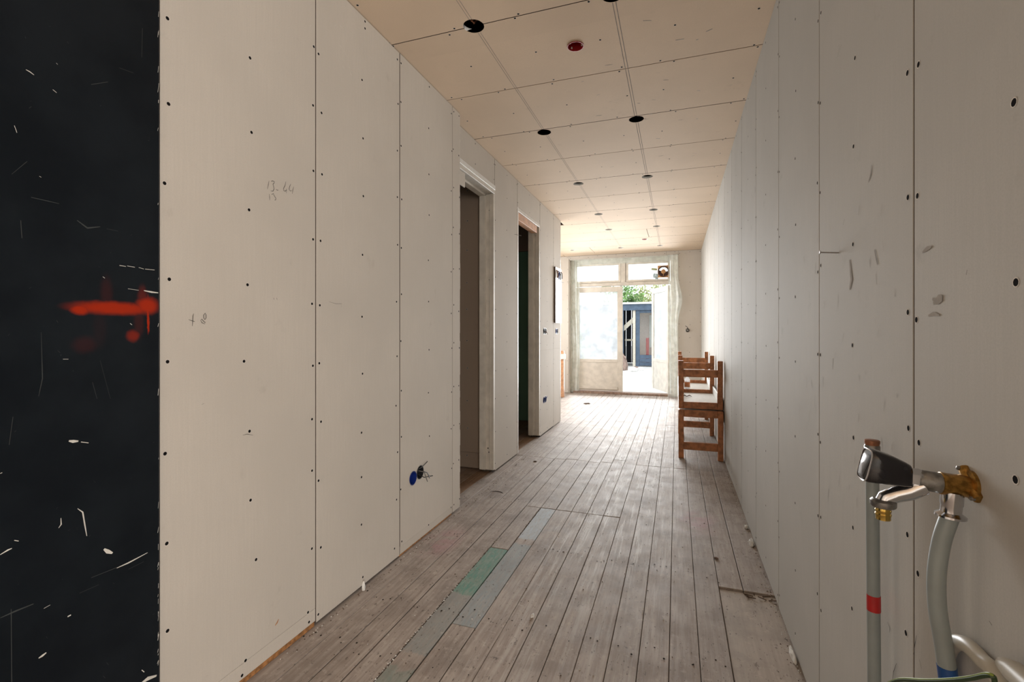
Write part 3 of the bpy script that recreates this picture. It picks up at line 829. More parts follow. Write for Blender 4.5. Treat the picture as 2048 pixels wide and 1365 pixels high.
def cline(x, y0, y1, wd): mb.add([(x - wd, y0, HC - .0004), (x + wd, y0, HC - .0004), (x + wd, y1, HC - .0004), (x - wd, y1, HC - .0004)], [(0, 1, 2, 3)])
ys = [1.0] + [2.04, 3.289, 4.54, 5.795, 6.715, 8.238]
for x, offs, wd in ((-.897, (0, .012), .0011), (-.256, (-.007, .007), .0016)):
    for i in range(len(ys) - 1):
        for of in offs: cline(x + of, ys[i] + .05, ys[i + 1] - .05, wd)
mb.build('layout_line', M_chalk, cl, normals=False)
mb = MB()
for k in range(26):
    x, y = R.uniform(-.6, .3), R.uniform(2.1, 4.2); a = R.uniform(-.5, .5); L = R.uniform(.01, .04); wd = R.uniform(.002, .006)
    mb.add([(x, y, HC - .0003), (x + L, y + L * a, HC - .0003), (x + L, y + L * a + wd, HC - .0003), (x, y + wd, HC - .0003)], [(0, 1, 2, 3)])
mb.build('smudge', M_smudge, cl, normals=False)

# front room behind the camera (closes the space; its window is invented for fill light)
wf = struct(MB().box(-1.5, 2.7, -5.2, -5.05, -.1, 2.9).build('wall_front', M_boardR), 'plain wall of the front room behind the camera', 'wall')
wfr = MB().box(2.58, 2.72, -5.05, -4.3, -.1, 2.9).box(2.58, 2.72, -2.5, .40, -.1, 2.9).box(2.58, 2.72, -4.3, -2.5, -.1, .5).box(2.58, 2.72, -4.3, -2.5, 2.42, 2.9).box(.6, 2.58, .25, .40, -.1, 2.9).build('wall_front_room', M_boardR)
struct(wfr, 'wall of the front room behind the camera with an added window opening', 'wall')
f2 = shell('added_window_front', 'added white framed window of the front room behind the camera', 'window')  # made-up window, added to carry the front fill light
MB().box(2.61, 2.67, -4.3, -4.23, .5, 2.42).box(2.61, 2.67, -2.57, -2.5, .5, 2.42).box(2.61, 2.67, -4.23, -2.57, .5, .57).box(2.61, 2.67, -4.23, -2.57, 2.35, 2.42).build('frame', M_white, f2)
MB().box(2.64, 2.645, -4.23, -2.57, .57, 2.35).build('pane', M_glass, f2)
MB().box(.404, 2.6, -5.05, .25, -.022, -.001).build('floor_sheet', M_plank_patch, floor)

# ================================================================== GARDEN DOORS
YF = 8.97
w1 = shell('window_1', 'cream painted frame with two transom lights above the garden doors', 'window')
fr = lambda x0, x1, z0, z1, nm='frame', y0=YF, y1=YF + .09, p=w1: MB().box(x0, x1, y0, y1, z0, z1, .004).build(nm, M_whited, p)
fr(-1.93, -1.855, 0, 2.53); fr(-.105, .035, 0, 2.53); fr(-1.855, -.105, 2.45, 2.53, 'frame_head')
fr(-1.855, -.105, 2.015, 2.075, 'transom_bar')
fr(-.975, -.895, 2.075, 2.45, 'mullion')
for x0, x1 in ((-1.85, -.98), (-.89, -.11)):
    s = MB()
    s.box(x0, x0 + .045, YF + .012, YF + .07, 2.08, 2.445, .003).box(x1 - .045, x1, YF + .012, YF + .07, 2.08, 2.445, .003)
    s.box(x0 + .045, x1 - .045, YF + .012, YF + .07, 2.08, 2.118, .003).box(x0 + .045, x1 - .045, YF + .012, YF + .07, 2.405, 2.445, .003)
    s.build('sash', M_whited, w1)
    MB().box(x0 + .045, x1 - .045, YF + .035, YF + .04, 2.118, 2.405).build('pane', M_glass, w1)
struct(MB().box(-1.86, -.10, 8.90, 9.10, -.02, .035, .004).build('trim_1', M_thr), 'brown wooden threshold under the garden doors', 'threshold')
# reveal lining between plasterboard and frame
MB().box(-1.93, -1.918, YB + .012, YF, 0, 2.52).box(.022, .034, YB + .012, YF, 0, 2.52).box(-1.918, .022, YB + .012, YF, 2.515, 2.527).build('reveal_lining', M_white, w1)

def leaf(name, label, width, pm):
    d = shell(name, label, 'door')
    T = .045; h = 1.96; z0 = .045
    st = .095
    MB().box(0, st, 0, T, z0, z0 + h, .003).build('stile', M_whited, d)
    MB().box(width - st, width, 0, T, z0, z0 + h, .003).build('stile', M_whited, d)
    MB().box(st, width - st, 0, T, z0 + h - .1, z0 + h, .003).build('rail', M_whited, d)
    MB().box(st, width - st, 0, T, .58, .64, .003).build('rail', M_whited, d)
    MB().box(st - .002, width - st + .002, .006, T - .006, z0, .58, .002).build('panel', M_whited, d)
    MB().box(st - .005, width - st + .005, -.012, 0, .075, .13, .003).build('weather_rail', M_whited, d)
    MB().box(st, width - st, .018, .023, .64, z0 + h - .1).build('pane', pm, d)
    return d
dl = leaf('door_3', 'closed cream garden door leaf with milky upper pane', .905, M_milky)
dl.location = (-1.853, YF + .02, 0)
b = MB().box(.70, .80, -.012, 0, 1.93, 1.945, .002).box(.72, .735, -.03, -.012, 1.935, 1.942).build('catch', M_dullmetal, dl)
dr = leaf('door_4', 'open garden door leaf swung out into the bright courtyard', .84, M_milky)
dr.location = (-.108, YF + .10, 0)
dr.rotation_euler = (0, 0, PI / 2 + math.radians(22.5))
hh = MB().tube([(.79, -.001, 1.02), (.79, -.05, 1.02), (.68, -.05, 1.02)], .009, 8).build('handle', M_chrome, dr, smooth=True)

# plastic film hanging on both sides
def film(name, label, x0, x1, z0, z1, y, wav, bulge=None, nx=14, nz=60, seed=1):
    r = random.Random(seed); mb = MB(); vs = []
    ph = [r.uniform(0, 6.28) for _ in range(6)]
    for j in range(nz + 1):
        z = z0 + (z1 - z0) * j / nz
        for i in range(nx + 1):
            u = i / nx; x = x0 + (x1 - x0) * u
            d = wav * (math.sin(u * 14 + ph[0] + 1.5 * math.sin(z * 1.7 + ph[1])) + .6 * math.sin(u * 27 + z * 2.3 + ph[2]) + .4 * math.sin(z * 9 + u * 5 + ph[3]))
            if bulge:
                bz, bh, bx = bulge
                k = math.exp(-((z - bz) / bh) ** 2) * (u if bx > 0 else 1 - u) ** 2
                x += bx * k; d -= .03 * k
            x += .01 * math.sin(z * 5 + ph[4]) * (1 - z / 2.6)
            vs.append((x, y + d, z))
    fs = [(j*(nx+1)+i, j*(nx+1)+i+1, (j+1)*(nx+1)+i+1, (j+1)*(nx+1)+i) for j in range(nz) for i in range(nx)]
    o = mb.add(vs, fs).build(name, M_film, smooth=True, loc=((x0 + x1) / 2, y, z0))
    return tag(o, label, 'plastic sheet', 'plastic films at the garden doors')
film('plastic_sheet', 'crumpled clear plastic film hanging left of the garden doors', -1.905, -1.74, .012, 2.515, 8.925, .012, seed=3)
film('plastic_sheet', 'clear plastic film bulging over the wall edge right of the garden doors', -.14, .02, .012, 2.515, 8.815, .008, (1.72, .25, .07), seed=5)
film('plastic_sheet', 'narrow strip of clear plastic film taped along the transom head', -1.74, -.14, 2.42, 2.515, 8.925, .006, nx=30, nz=8, seed=8)

# fan set in the right transom
ft = thing('vent_fan', 'round brown fan on a plywood square in the right transom light', 'fan', (-.225, 8.955, 2.12))
q = (-.225, 8.955, 2.243)
mb = MB()
board(-.325, -.125, 2.135, 2.352, mapB(8.952), th=.012, holes=[(-.225, 2.243, .085)]).build('mount_plate', [M_ply, M_ply, M_ply], ft)
MB().lathe([(.086, -.006), (.098, -.006), (.098, -.02), (.082, -.02), (.078, .03), (.086, .03)], q, (0, 1, 0), 28).build('ring', M_fan, ft, smooth=True)
MB().lathe([(0, -.016), (.036, -.016), (.04, -.01), (.04, .02), (0, .02)], q, (0, 1, 0), 20).build('hub', M_ply, ft, smooth=True)
for k in range(5):
    a = PI * 1.02 + k * PI / 4.6
    ca, sa = math.cos(a), math.sin(a); ta = (-sa, ca)
    vs = []
    for rr, ww in ((.036, .012), (.06, .026), (.079, .03)):
        for sgn in (-1, 1):
            vs.append((q[0] + ca * rr + ta[0] * ww * sgn, q[1] + .008 * sgn, q[2] + sa * rr + ta[1] * ww * sgn))
    MB().add(vs + [(x, y + .003, z) for x, y, z in vs], [(0,1,3,2),(2,3,5,4),(6,8,9,7),(8,10,11,9),(0,2,8,6),(2,4,10,8),(1,7,9,3),(3,9,11,5),(0,6,7,1),(4,5,11,10)]).build('blade', M_fan, ft)
MB().box(-.229, -.221, 8.93, 8.938, 2.165, 2.32).build('guard_bar', M_ply, ft)
o = MB().box(-.435, -.335, 8.955, 8.958, 2.27, 2.31, M=None).build('card_strip', M_card, loc=(-.385, 8.956, 2.27)); o.rotation_euler = (0, .15, 0)
tag(o, 'small green card strip stuck beside the fan', 'card')
mb = MB()
r5 = random.Random(5); vs = []
for j in range(6):
    for i in range(6):
        vs.append((-.40 + .016 * i + r5.uniform(-.008, .008), 8.955 + r5.uniform(-.012, .008), 2.13 + .02 * j - .006 * i + r5.uniform(-.008, .008)))
o = mb.add(vs, [(j*6+i, j*6+i+1, j*6+i+7, j*6+i+6) for j in range(5) for i in range(5)]).build('foil_scrap', M_ragb, loc=(-.36, 8.955, 2.12))
tag(o, 'crumpled pale blue foil scrap on the transom bar below the fan', 'foil')
# pipe stub in the end wall
ps = thing('pipe_stub', 'metal pipe stub with a loose wire in the end wall', 'pipe', (.179, YB, 1.15))
MB().lathe([(.0, .04), (.033, .04), (.033, -.006), (.026, -.012), (.022, -.004), (.022, .02), (0, .02)], (.179, YB, 1.184), (0, 1, 0), 20).build('socket', M_dullmetal, ps, smooth=True)
MB().lathe([(.012, .03), (.012, -.03), (.008, -.034), (0, -.034)], (.185, YB, 1.184), (0, 1, 0), 14).build('nozzle', M_steel, ps, smooth=True)
MB().tube([(.185, YB - .01, 1.21), (.178, YB - .03, 1.235), (.16, YB - .035, 1.25), (.145, YB - .03, 1.262)], .005, 6).build('wire', M_wireblk, ps, smooth=True)

# ================================================================== THINGS ON THE WALLS
pn = thing('painted_panel', 'scuffed black painted panel with a red spray-paint mark beside the plasterboard', 'panel', (-1.35, .43, .004))
MB().box(-1.372, -1.333, -.06, .908, .004, 2.575, .002).build('leaf', M_black, pn)
mb = MB(); mg = MB()
A = lambda pts: [(x / 1.95, y / 1.95) for x, y in pts]
Bq = lambda pts: [(x / 1.95, 665 + y / 1.95) for x, y in pts]
XP = ('X', -1.333)
for pts, wd in ((A([(100,272),(115,280),(132,293)]), .0022), (A([(205,350),(220,362)]), .0025), (A([(55,490),(65,518)]), .002), (A([(218,246),(224,252)]), .002), (A([(152,688),(160,692)]), .002),
                (A([(465,1036),(490,1040)]), .003), (A([(495,1038),(525,1043)]), .003), (A([(540,1044),(560,1050)]), .0025), (A([(565,1050),(602,1054)]), .0025),
                (A([(498,1127),(540,1133)]), .002), (A([(560,1134),(590,1140),(616,1143)]), .0045), (A([(400,1080),(408,1086)]), .0025), (A([(506,1262),(514,1268)]), .003),
                (Bq([(268,424),(285,426),(305,425)]), .007), (Bq([(315,428),(345,432)]), .004), (Bq([(302,688),(322,702),(330,750),(338,795)]), .0028), (Bq([(237,725),(238,750),(228,764)]), .0025),
                (Bq([(0,868),(30,850),(46,843)]), .003), (Bq([(405,846),(420,856),(438,862)]), .009), (Bq([(455,920),(500,900),(575,860)]), .0035), (Bq([(150,1272),(165,1262),(180,1250)]), .005), (Bq([(245,105),(266,105)]), .0022),
                (Bq([(263,1110),(276,1103)]), .006), (Bq([(170,1078),(195,1064)]), .002), (Bq([(548,1372),(575,1352),(610,1340)]), .010), (Bq([(0,551),(8,548)]), .003), (Bq([(552,1318),(562,1326)]), .004), (Bq([(55,812),(72,815)]), .003)):
    stroke(mb, pts, wd, XP, .0005)
for k in range(34):
    y = R.uniform(20, 1340); x = 317.5 - R.uniform(0, 1.5)
    if k < 14: y = R.uniform(1050, 1350)
    stroke(mb, [(x, y), (x - R.uniform(0, 2), y + R.uniform(3, 14))], R.uniform(.0012, .003), XP, .0006)
for pts, wd in ((Bq([(355,958),(455,918)]), .003), (Bq([(310,1018),(385,985)]), .002), (Bq([(0,1115),(60,1088),(130,1060)]), .0035), (Bq([(360,195),(378,260)]), .0022), (Bq([(50,330),(35,440)]), .0022),
                (Bq([(390,110),(430,260)]), .0015), (Bq([(160,0),(165,180),(150,250)]), .0018), (Bq([(43,1080),(45,1365)]), .003), (A([(555,110),(552,225)]), .002), (A([(465,265),(520,285)]), .002),
                (A([(120,770),(230,795)]), .003), (A([(300,860),(340,890),(390,885)]), .004), (A([(80,860),(85,930)]), .003), (A([(415,893),(460,902)]), .002), (A([(355,330),(420,320)]), .003), (A([(45,680),(105,630)]), .002), (Bq([(500,925),(560,895)]), .002)):
    stroke(mg, pts, wd, XP, .0004)
for k in range(34):
    x, y = R.uniform(0, 310), R.uniform(0, 1365)
    stroke(mg, [(x, y), (x + R.uniform(-5, 5), y + R.uniform(-5, 5))], R.uniform(.0008, .002), XP, .0004)
stuff(mb.build('paint_chip', M_scrw, pn, normals=False)); stuff(mg.build('scratch', M_scrg, pn, normals=False))

# double socket boxes
def socket_pair(spots, X, m, label, wires, inner):
    t = thing('double_socket_box', label, 'socket box', (X, (spots[0][0] + spots[1][0]) / 2, spots[0][1] - .04), 'double socket boxes in the left wall')
    for k, (y, z, r) in enumerate(spots):
        MB().lathe([(0, -.042), (.033, -.042), (.0345, -.002), (.0375, .0004), (.0375, .0016), (.0335, .0018), (.033, -.003), (.0325, -.038), (0, -.038)], (X, y, z), (1, 0, 0), 20).build('box', inner if k else m, t, smooth=True)
    for pts, wm in wires:
        MB().tube(pts, .0024, 6).build('wire', wm, t, smooth=True)
y0, z0 = 2.3115, .381
socket_pair(bx, XL, M_boxblue, 'blue double socket box with loose wires low in the near left wall',
    [([(XL - .02, y0, z0), (XL + .01, y0 + .01, z0 + .005), (XL + .03, y0 + .03, z0 - .01), (XL + .04, y0 + .035, z0 - .04)], M_wireblk),
     ([(XL - .02, y0 - .01, z0 + .01), (XL + .012, y0, z0 + .03), (XL + .03, y0 + .03, z0 + .055)], M_wireblk),
     ([(XL - .02, y0, z0 - .01), (XL + .02, y0 + .01, z0 - .03), (XL + .04, y0 + .07, z0 - .035)], M_wireblk),
     ([(XL - .02, y0, z0 + .01), (XL + .02, y0 + .01, z0 + .0), (XL + .035, y0 + .02, z0 - .055)], M_dullmetal)], M_wireblk)
socket_pair(ebox, XL2, M_wireblk, 'black double socket box at switch height on the rear left wall', [([(XL2 - .01, 5.25, 1.16), (XL2 + .02, 5.25, 1.15), (XL2 + .03, 5.24, 1.13)], M_wirebrn)], M_wireblk)
socket_pair(ebox2, XL2, M_boxblue, 'blue double socket box low on the rear left wall', [([(XL2 - .01, 5.25, .39), (XL2 + .015, 5.25, .40), (XL2 + .02, 5.26, .42)], M_wireblu)], M_boxblue)
socket_pair(ebox3, XL2, M_boxblue, 'blue double socket box under the wiring board', [([(XL2 - .01, 5.80, 1.16), (XL2 + .012, 5.80, 1.17), (XL2 + .018, 5.79, 1.2)], M_wireblu)], M_wireblk)

# wiring board at the end of the rear left wall
wbd = thing('wiring_board', 'white board with bunched coloured wire ends at the rear wall corner', 'board', (XL2, 5.81, 1.268))
MB().box(XL2, XL2 + .019, 5.652, 5.972, 1.268, 1.955, .001).build('panel', M_bead, wbd)
MB().box(XL2, XL2 + .0185, 5.646, 5.652, 1.268, 1.955).build('raw_edge', M_chip, wbd)
for k, (y, m) in enumerate(((5.70, M_wirebrn), (5.735, M_wireblk), (5.77, M_wireblu), (5.80, M_wireblu), (5.84, M_dullmetal), (5.88, M_wireblk), (5.93, M_wireblk), (5.72, M_wirebrn))):
    z = 1.885 - .01 * (k % 3)
    MB().tube([(XL2 + .015, y, z + .04), (XL2 + .03, y + .004, z + .02), (XL2 + .034, y + .012 * (-1) ** k, z - .02), (XL2 + .03, y + .02 * (-1) ** k, z - .05)], .006, 6).build('wire_end', m, wbd, smooth=True)
MB().tube([(XL2 + .019, 5.80, 1.79), (XL2 + .05, 5.95, 1.785)], .003, 6).build('rod', M_wireblk, wbd)

# nails
def nail(label, base, tip):
    b, t = Vector(base), Vector(tip); d = (t - b).normalized()
    root = thing('nail', label, 'nail', b)
    MB().tube([b - d * .01, t], .0017, 8).build('shank', M_steel, root, smooth=True)
    MB().lathe([(0, .0025), (.0045, .0025), (.005, .001), (.004, 0), (0, 0)], t, d, 12).build('head', M_steel, root, smooth=True)
nb = onX(1677, 506, XR)
nail('steel nail sticking out of the right wall', nb, (XR - .04, nb.y + .004, nb.z + .004))
nb = onX(1029, 469, XL2)
nail('bent nail sticking out beside the second doorway', nb, (XL2 + .045, nb.y + .05, nb.z - .005))

# ceiling junction boxes and lamp cables
def ceil_box(x, y, label):
    t = thing('ceiling_box', label, 'junction box', (x, y, HC), 'red ceiling junction boxes')
    MB().lathe([(.0385, -.004), (.041, -.004), (.041, .0), (.0385, .045), (0, .045), (0, .042), (.036, .042), (.0375, 0), (.0385, -.004)], (x, y, HC), (0, 0, 1), 26).build('cup', M_boxred, t, smooth=True)
    for a in (0.4, 2.4, 3.9):
        MB().lathe([(0, 0), (.004, 0), (.004, .008), (0, .008)], (x + .032 * math.cos(a), y + .032 * math.sin(a), HC + .003), (0, 0, 1), 8).build('screw_post', M_torn, t)
    MB().tube([(x, y, HC + .04), (x + .01, y - .005, HC + .02), (x - .005, y - .015, HC + .012)], .003, 6).build('wire', M_wireblk, t, smooth=True)
ceil_box(-.478, 2.346, 'red round junction box in the near ceiling')
ceil_box(-.469, 7.589, 'red round junction box in the far ceiling')
for i, (x, y, r) in enumerate(HL[:12]):
    if i not in (0, 2, 3): continue          # the others show nothing but darkness
    o = MB().tube([(x + .03, y + .09, HC + .10), (x + .01, y + .03, HC + .055), (x - .004, y + .012, HC + .022), (x - .01, y + .002, HC + .03), (x - .02, y + .04, HC + .10)], .006, 8).build('lamp_cable', M_copper, smooth=True, loc=(x, y, HC + .02))
    side = 'left' if x < -.5 else 'right'
    nth = ('nearest', 'second', 'third', 'fourth', 'fifth', 'farthest')[i // 2]
    tag(o, 'copper-coloured cable loop inside the %s cut-out of the %s ceiling row' % (nth, side), 'cable', 'cables in the ceiling cut-outs')

# ================================================================== TAP AND PIPES
fy = .866
tp = thing('wall_tap', 'worn chrome and brass outdoor tap with black handle on the right wall', 'tap', (XR, fy, .93))
MB().lathe([(0, 0), (.021, 0), (.021, .004), (.017, .006), (0, .006)], (XR, fy, .936), (-1, 0, 0), 20).build('flange', M_brass, tp, smooth=True)
MB().tube([(XR - .003, fy - .004, .936), (XR - .003, fy + .016, .957)], [.009, .007], 10).tube([(XR - .003, fy, .936), (XR - .003, fy - .022, .922)], [.010, .007], 10).build('lug', M_brass, tp, smooth=True)
for dy, zz in ((.014, .956), (-.02, .922)): MB().lathe([(0, 0), (.003, 0), (.003, .005), (0, .006)], (XR - .007, fy + dy, zz), (-1, 0, 0), 8).build('fixing_screw', M_dullmetal, tp)
MB().lathe([(0, 0), (.0155, 0), (.0155, .030), (.016, .031), (.016, .036), (.0145, .037), (0, .037)], (XR - .002, fy, .933), (-1, 0, .06), 22).build('tee', M_brass, tp, smooth=True)
MB().lathe([(.0148, 0), (.0148, .022), (.0135, .024), (.0135, .029), (0, .03)], (.366, fy, .9352), (-1, 0, .1), 20).build('sleeve', M_dullmetal, tp, smooth=True)
MB().lathe([(.0135, 0), (.0145, .004), (.0135, .014), (.0125, .024), (0, .025)], (.342, fy, .939), (-1, 0, .12), 6).build('valve_body', M_chrome, tp)
# handle: fat flared lever
vs = []
prof = [(.330, .944, .010, .011), (.327, .944, .0155, .0165), (.320, .946, .018, .0185), (.300, .950, .0205, .0215), (.278, .954, .0215, .0245), (.2735, .9545, .020, .023), (.272, .955, .014, .017)]
n = 24
for (x, z, a, bq) in prof:
    for k in range(n):
        t = 2 * PI * k / n; cx, sy = math.cos(t), math.sin(t)
        e = .45
        zz = math.copysign(abs(sy) ** e, sy)
        vs.append((x + .005 * zz * (1 if x < .31 else 0), fy + a * math.copysign(abs(cx) ** e, cx), z + bq * zz))
fs = [(i*n+k, i*n+(k+1) % n, (i+1)*n+(k+1) % n, (i+1)*n+k) for i in range(len(prof) - 1) for k in range(n)] + [tuple(range(n))[::-1], tuple(range((len(prof)-1)*n, len(prof)*n))]
hd = MB().add(vs, fs).build('handle', M_blackgloss, tp, smooth=True)
rim = [Vector(q) - Vector((.0008, 0, 0)) for q in vs[-2 * n:-n]]
MB().tube(rim + [rim[0]], .0011, 6, caps=False).build('chrome_rim', M_chrome, hd, smooth=True)
MB().tube([(.345, fy, .929), (.328, fy, .918), (.312, fy, .912), (.299, fy, .905), (.2965, fy, .897)], [.0135, .0125, .0115, .011, .011], 16).build('spout', M_chrome, tp, smooth=True)
MB().lathe([(0, .0), (.013, .0), (.0165, .003), (.0165, .010), (.015, .012), (0, .012)], (.2965, fy, .904), (0, 0, -1), 20).build('nut', M_dullmetal, tp, smooth=True)
MB().lathe([(0, 0), (.010, 0), (.0095, .004), (.0105, .006), (.0095, .010), (.0105, .012), (.0095, .016), (.0095, .020), (.007, .021), (.007, .012), (0, .012)], (.2965, fy, .893), (0, 0, -1), 18).build('hose_nipple', M_brassb, tp, smooth=True)
MB().lathe([(0, 0), (.0135, 0), (.0135, .018), (.0125, .020), (.0125, .030), (.0185, .034), (.0185, .037), (.0125, .039), (0, .039)], (.3805, fy, .924), (-.06, 0, -1), 20).build('press_collar', M_chrome, tp, smooth=True)

def catmull(pts, n=6):
    P = [Vector(p) for p in pts]; P = [P[0] * 2 - P[1]] + P + [P[-1] * 2 - P[-2]]; out = []
    for i in range(1, len(P) - 2):
        for k in range(n):
            t = k / n
            out.append(.5 * ((2 * P[i]) + (P[i+1] - P[i-1]) * t + (2*P[i-1] - 5*P[i] + 4*P[i+1] - P[i+2]) * t * t + (3*P[i] - P[i-1] - 3*P[i+1] + P[i+2]) * t ** 3))
    out.append(P[-2]); return out
bp = thing('water_pipe', 'curved grey water pipe with blue tape below the tap', 'pipe', (.385, .87, 0), 'grey water pipes on the right wall')
path = catmull([(.3785, fy, .890), (.368, fy, .85), (.362, fy, .80), (.363, fy, .75), (.370, fy, .70), (.3755, fy, .655), (.379, fy, .62), (.383, .87, .45), (.385, .872, .2), (.385, .874, .001)])
MB().tube(path, .0112, 16).build('tube', M_pipe, bp, smooth=True)
MB().tube(catmull([(.374, fy, .668), (.3765, fy, .645), (.3785, fy, .625), (.3795, fy, .608)], 4), .0117, 16).build('blue_tape', M_blue, bp, smooth=True)
rp = thing('water_pipe', 'straight capped grey water pipe with red tape standing at the right wall', 'pipe', (.37, 1.128, 0), 'grey water pipes on the right wall')
MB().tube([(.3705, 1.124, .001), (.370, 1.124, .45), (.3685, 1.130, .90)], .0112, 16).build('tube', M_pipe, rp, smooth=True)
MB().tube([(.3698, 1.1258, .604), (.3697, 1.1262, .635)], .0117, 16).build('red_tape', M_red, rp, smooth=True)
MB().lathe([(.0115, 0), (.0128, .002), (.0128, .012), (.0120, .014), (.0120, .036), (.0130, .038), (.0130, .043), (.0115, .044), (0, .044)], (.3685, 1.130, .898), (0, 0, 1), 18).build('cap', M_copper, rp, smooth=True)
MB().lathe([(.0133, .004), (.0133, .032), (.0120, .034)], (.3685, 1.130, .898), (0, 0, 1), 18).build('press_sleeve', M_dullmetal, rp, smooth=True)
hp = MB().tube(catmull([(.3925, .915, .58), (.3925, .905, .64)] + [onX(x, y, .3925) for x, y in ((1892,1316),(1906,1289),(1932,1290),(1965,1322),(2003,1372))] + [(.3925, .72, .62), (.392, .70, .50), (.392, .68, .25), (.392, .66, .002)]), .0105, 14).build('cable_conduit', M_hose, smooth=True, loc=(.392, .66, 0))
tag(hp, 'cream flexible conduit looping up behind the blue-taped pipe', 'conduit')
e0 = onX(2008, 1330, .388)
o = MB().tube([e0, e0 + Vector((0, -.02, .004)), (.388, .45, e0.z + .02), (.388, .27, e0.z + .02)], [.009, .0135, .0135, .0135], 14).build('waste_pipe', M_hose, smooth=True, loc=(.388, .45, e0.z))
tag(o, 'stub end of a horizontal cream pipe low on the right wall', 'pipe')
wire = catmull([onX(x, y, .345) for x, y in ((1770,1372),(1800,1361),(1850,1363),(1900,1362),(1940,1358),(1980,1352))] + [onX(1990, 1375, .35), onX(1990, 1500, .35)])
ew = thing('earth_cable', 'thin green and yellow earth cable hanging across the pipes', 'cable', wire[0])
M_yg = simple('yellow_green_sheath', (0.16, 0.22, 0.02), .5); M_gr = simple('green_sheath', (0.02, 0.05, 0.012), .5)
MB().tube(wire, .0028, 8).build('sheath', M_gr, ew, smooth=True)
MB().tube([p + Vector((-.0008, 0, .0014)) for p in wire], .0019, 6).build('stripe', M_yg, ew, smooth=True)

# ================================================================== BENCHES
def bench(label, z_flip):
    t = thing('wooden_bench', label, 'bench', (.205, 5.72, 0.0 if not z_flip else .891), 'two stacked wooden benches')
    t.rotation_euler = (0, 0, 0)
    L = lambda x0, x1, y0, y1, z0, z1, nm, m, ch=.003: MB_local(t, x0, x1, y0, y1, z0, z1, nm, m, ch)
    for yf in (-1.09, 0.0, 1.04):
        for x in (-.189, .143):
            L(x, x + .046, yf - .022, yf + .022, 0, .443, 'leg', M_chair)
        L(-.143, .143, yf - .015, yf + .015, .38, .441, 'top_rail', M_chair)
        L(-.143, .143, yf - .018, yf + .018, .082, .150, 'stretcher', M_chair)
    for a, b in ((-1.066, -.024), (.024, 1.016)):
        L(-.187, .187, a, b, .418, .436, 'seat', M_melamine, .002)
        for x in (-.189, .171):
            L(x, x + .016, a, b, .335, .418, 'side_apron', M_melamine, .002)
    if z_flip: t.rotation_euler = (PI, 0, 0)
    return t
def MB_local(t, x0, x1, y0, y1, z0, z1, nm, m, ch):
    me = MB().box(x0, x1, y0, y1, z0, z1, ch)
    o = me.build(nm, m); o.parent = t; return o
bench('lower red-brown wooden bench standing upright along the right wall', False)
bench('upper red-brown wooden bench turned upside down on the other bench', True)
bt = thing('bottle', 'small clear bottle with reddish label on the upturned bench', 'bottle', (.12, 6.1, .4735))
MB().lathe([(0, 0), (.03, 0), (.032, .004), (.032, .11), (.014, .135), (.014, .155), (0, .155)], (.12, 6.1, .4735), (0, 0, 1), 16).build('body', M_milky, bt, smooth=True)
MB().lathe([(.0326, .02), (.0326, .08)], (.12, 6.1, .4735), (0, 0, 1), 16).build('label_band', M_chair, bt, smooth=True)
MB().lathe([(0, .175), (.015, .175), (.016, .15), (.015, .149)], (.12, 6.1, .4735), (0, 0, 1), 12).build('cap', M_bead, bt, smooth=True)
sp = thing('scrap', 'dark curled scrap lying on the upturned bench', 'scrap', (.10, 5.3, .4735))
mb = MB().tube([(.06, 5.28, .478), (.08, 5.31, .492), (.10, 5.30, .480), (.125, 5.33, .489), (.15, 5.32, .478)], [.003, .005, .004, .006, .002], 6)
mb.build('curl', M_chip, sp)

# trestle in the rear room
ts = thing('trestle', 'raw wooden trestle leg with a white crossbar in the rear room', 'trestle', (-2.0, 8.23, 0))
MB().box(-1.945, -1.88, 8.20, 8.26, 0, .82, .003).build('leg', M_rawwood, ts)
MB().box(-2.75, -2.685, 8.20, 8.26, 0, .82, .003).build('leg', M_rawwood, ts)
MB().box(-2.80, -1.845, 8.178, 8.20, .675, .765, .002).build('crossbar', M_bead, ts)

# small loose things on the floor
def lump(name, label, cat, p, s, m, group=None, flat=.5):
    bm = bmesh.new(); bmesh.ops.create_icosphere(bm, subdivisions=2, radius=1)
    r = random.Random(hash(label) % 1000 if False else len(label) * 7 + int(p[1] * 100))
    for v in bm.verts:
        k = r.uniform(.75, 1.15); v.co = Vector((v.co.x * s[0] * k, v.co.y * s[1] * k, max(-.35, v.co.z) * s[2] * k + .35 * s[2]))
    me = bpy.data.meshes.new(name); bm.to_mesh(me); bm.free(); me.materials.append(m)
    o = bpy.data.objects.new(name, me); o.location = p; COL.objects.link(o)
    return tag(o, label, cat, group)
lump('plaster_lump', 'grey-white plaster lump at the foot of the right wall', 'plaster', (.385, 2.87, 0), (.014, .05, .018), M_plast)
lump('plaster_lump', 'small white plaster crumb farther along the right wall foot', 'plaster', (.388, 3.09, 0), (.012, .016, .016), M_plast)
lump('plaster_lump', 'white plaster fragment in the middle of the near floor', 'plaster', (-.553, 1.849, 0), (.007, .014, .008), M_plast)
lump('plaster_lump', 'plaster lump beside the chipboard patch at the right wall', 'plaster', (.392, 1.93, -.007), (.01, .05, .018), M_plast)
lump('red_chip', 'small reddish brick chip on the floor near the right wall', 'chip', (.19, 2.628, 0), (.012, .009, .007), M_rubble)
lump('dark_scrap', 'dark flat scrap on the bright floor of the rear room', 'scrap', (-1.362, 7.606, 0), (.06, .035, .012), M_chip)
lump('wood_chip', 'brown wood chip on the floor before the second doorway', 'chip', (-1.19, 4.06, 0), (.018, .01, .006), M_chip)
o = lump('white_plug', 'white plastic plug standing against the near left wall', 'plug', (-1.325, 1.79, 0), (.007, .008, .032), M_bead)
mb = MB()
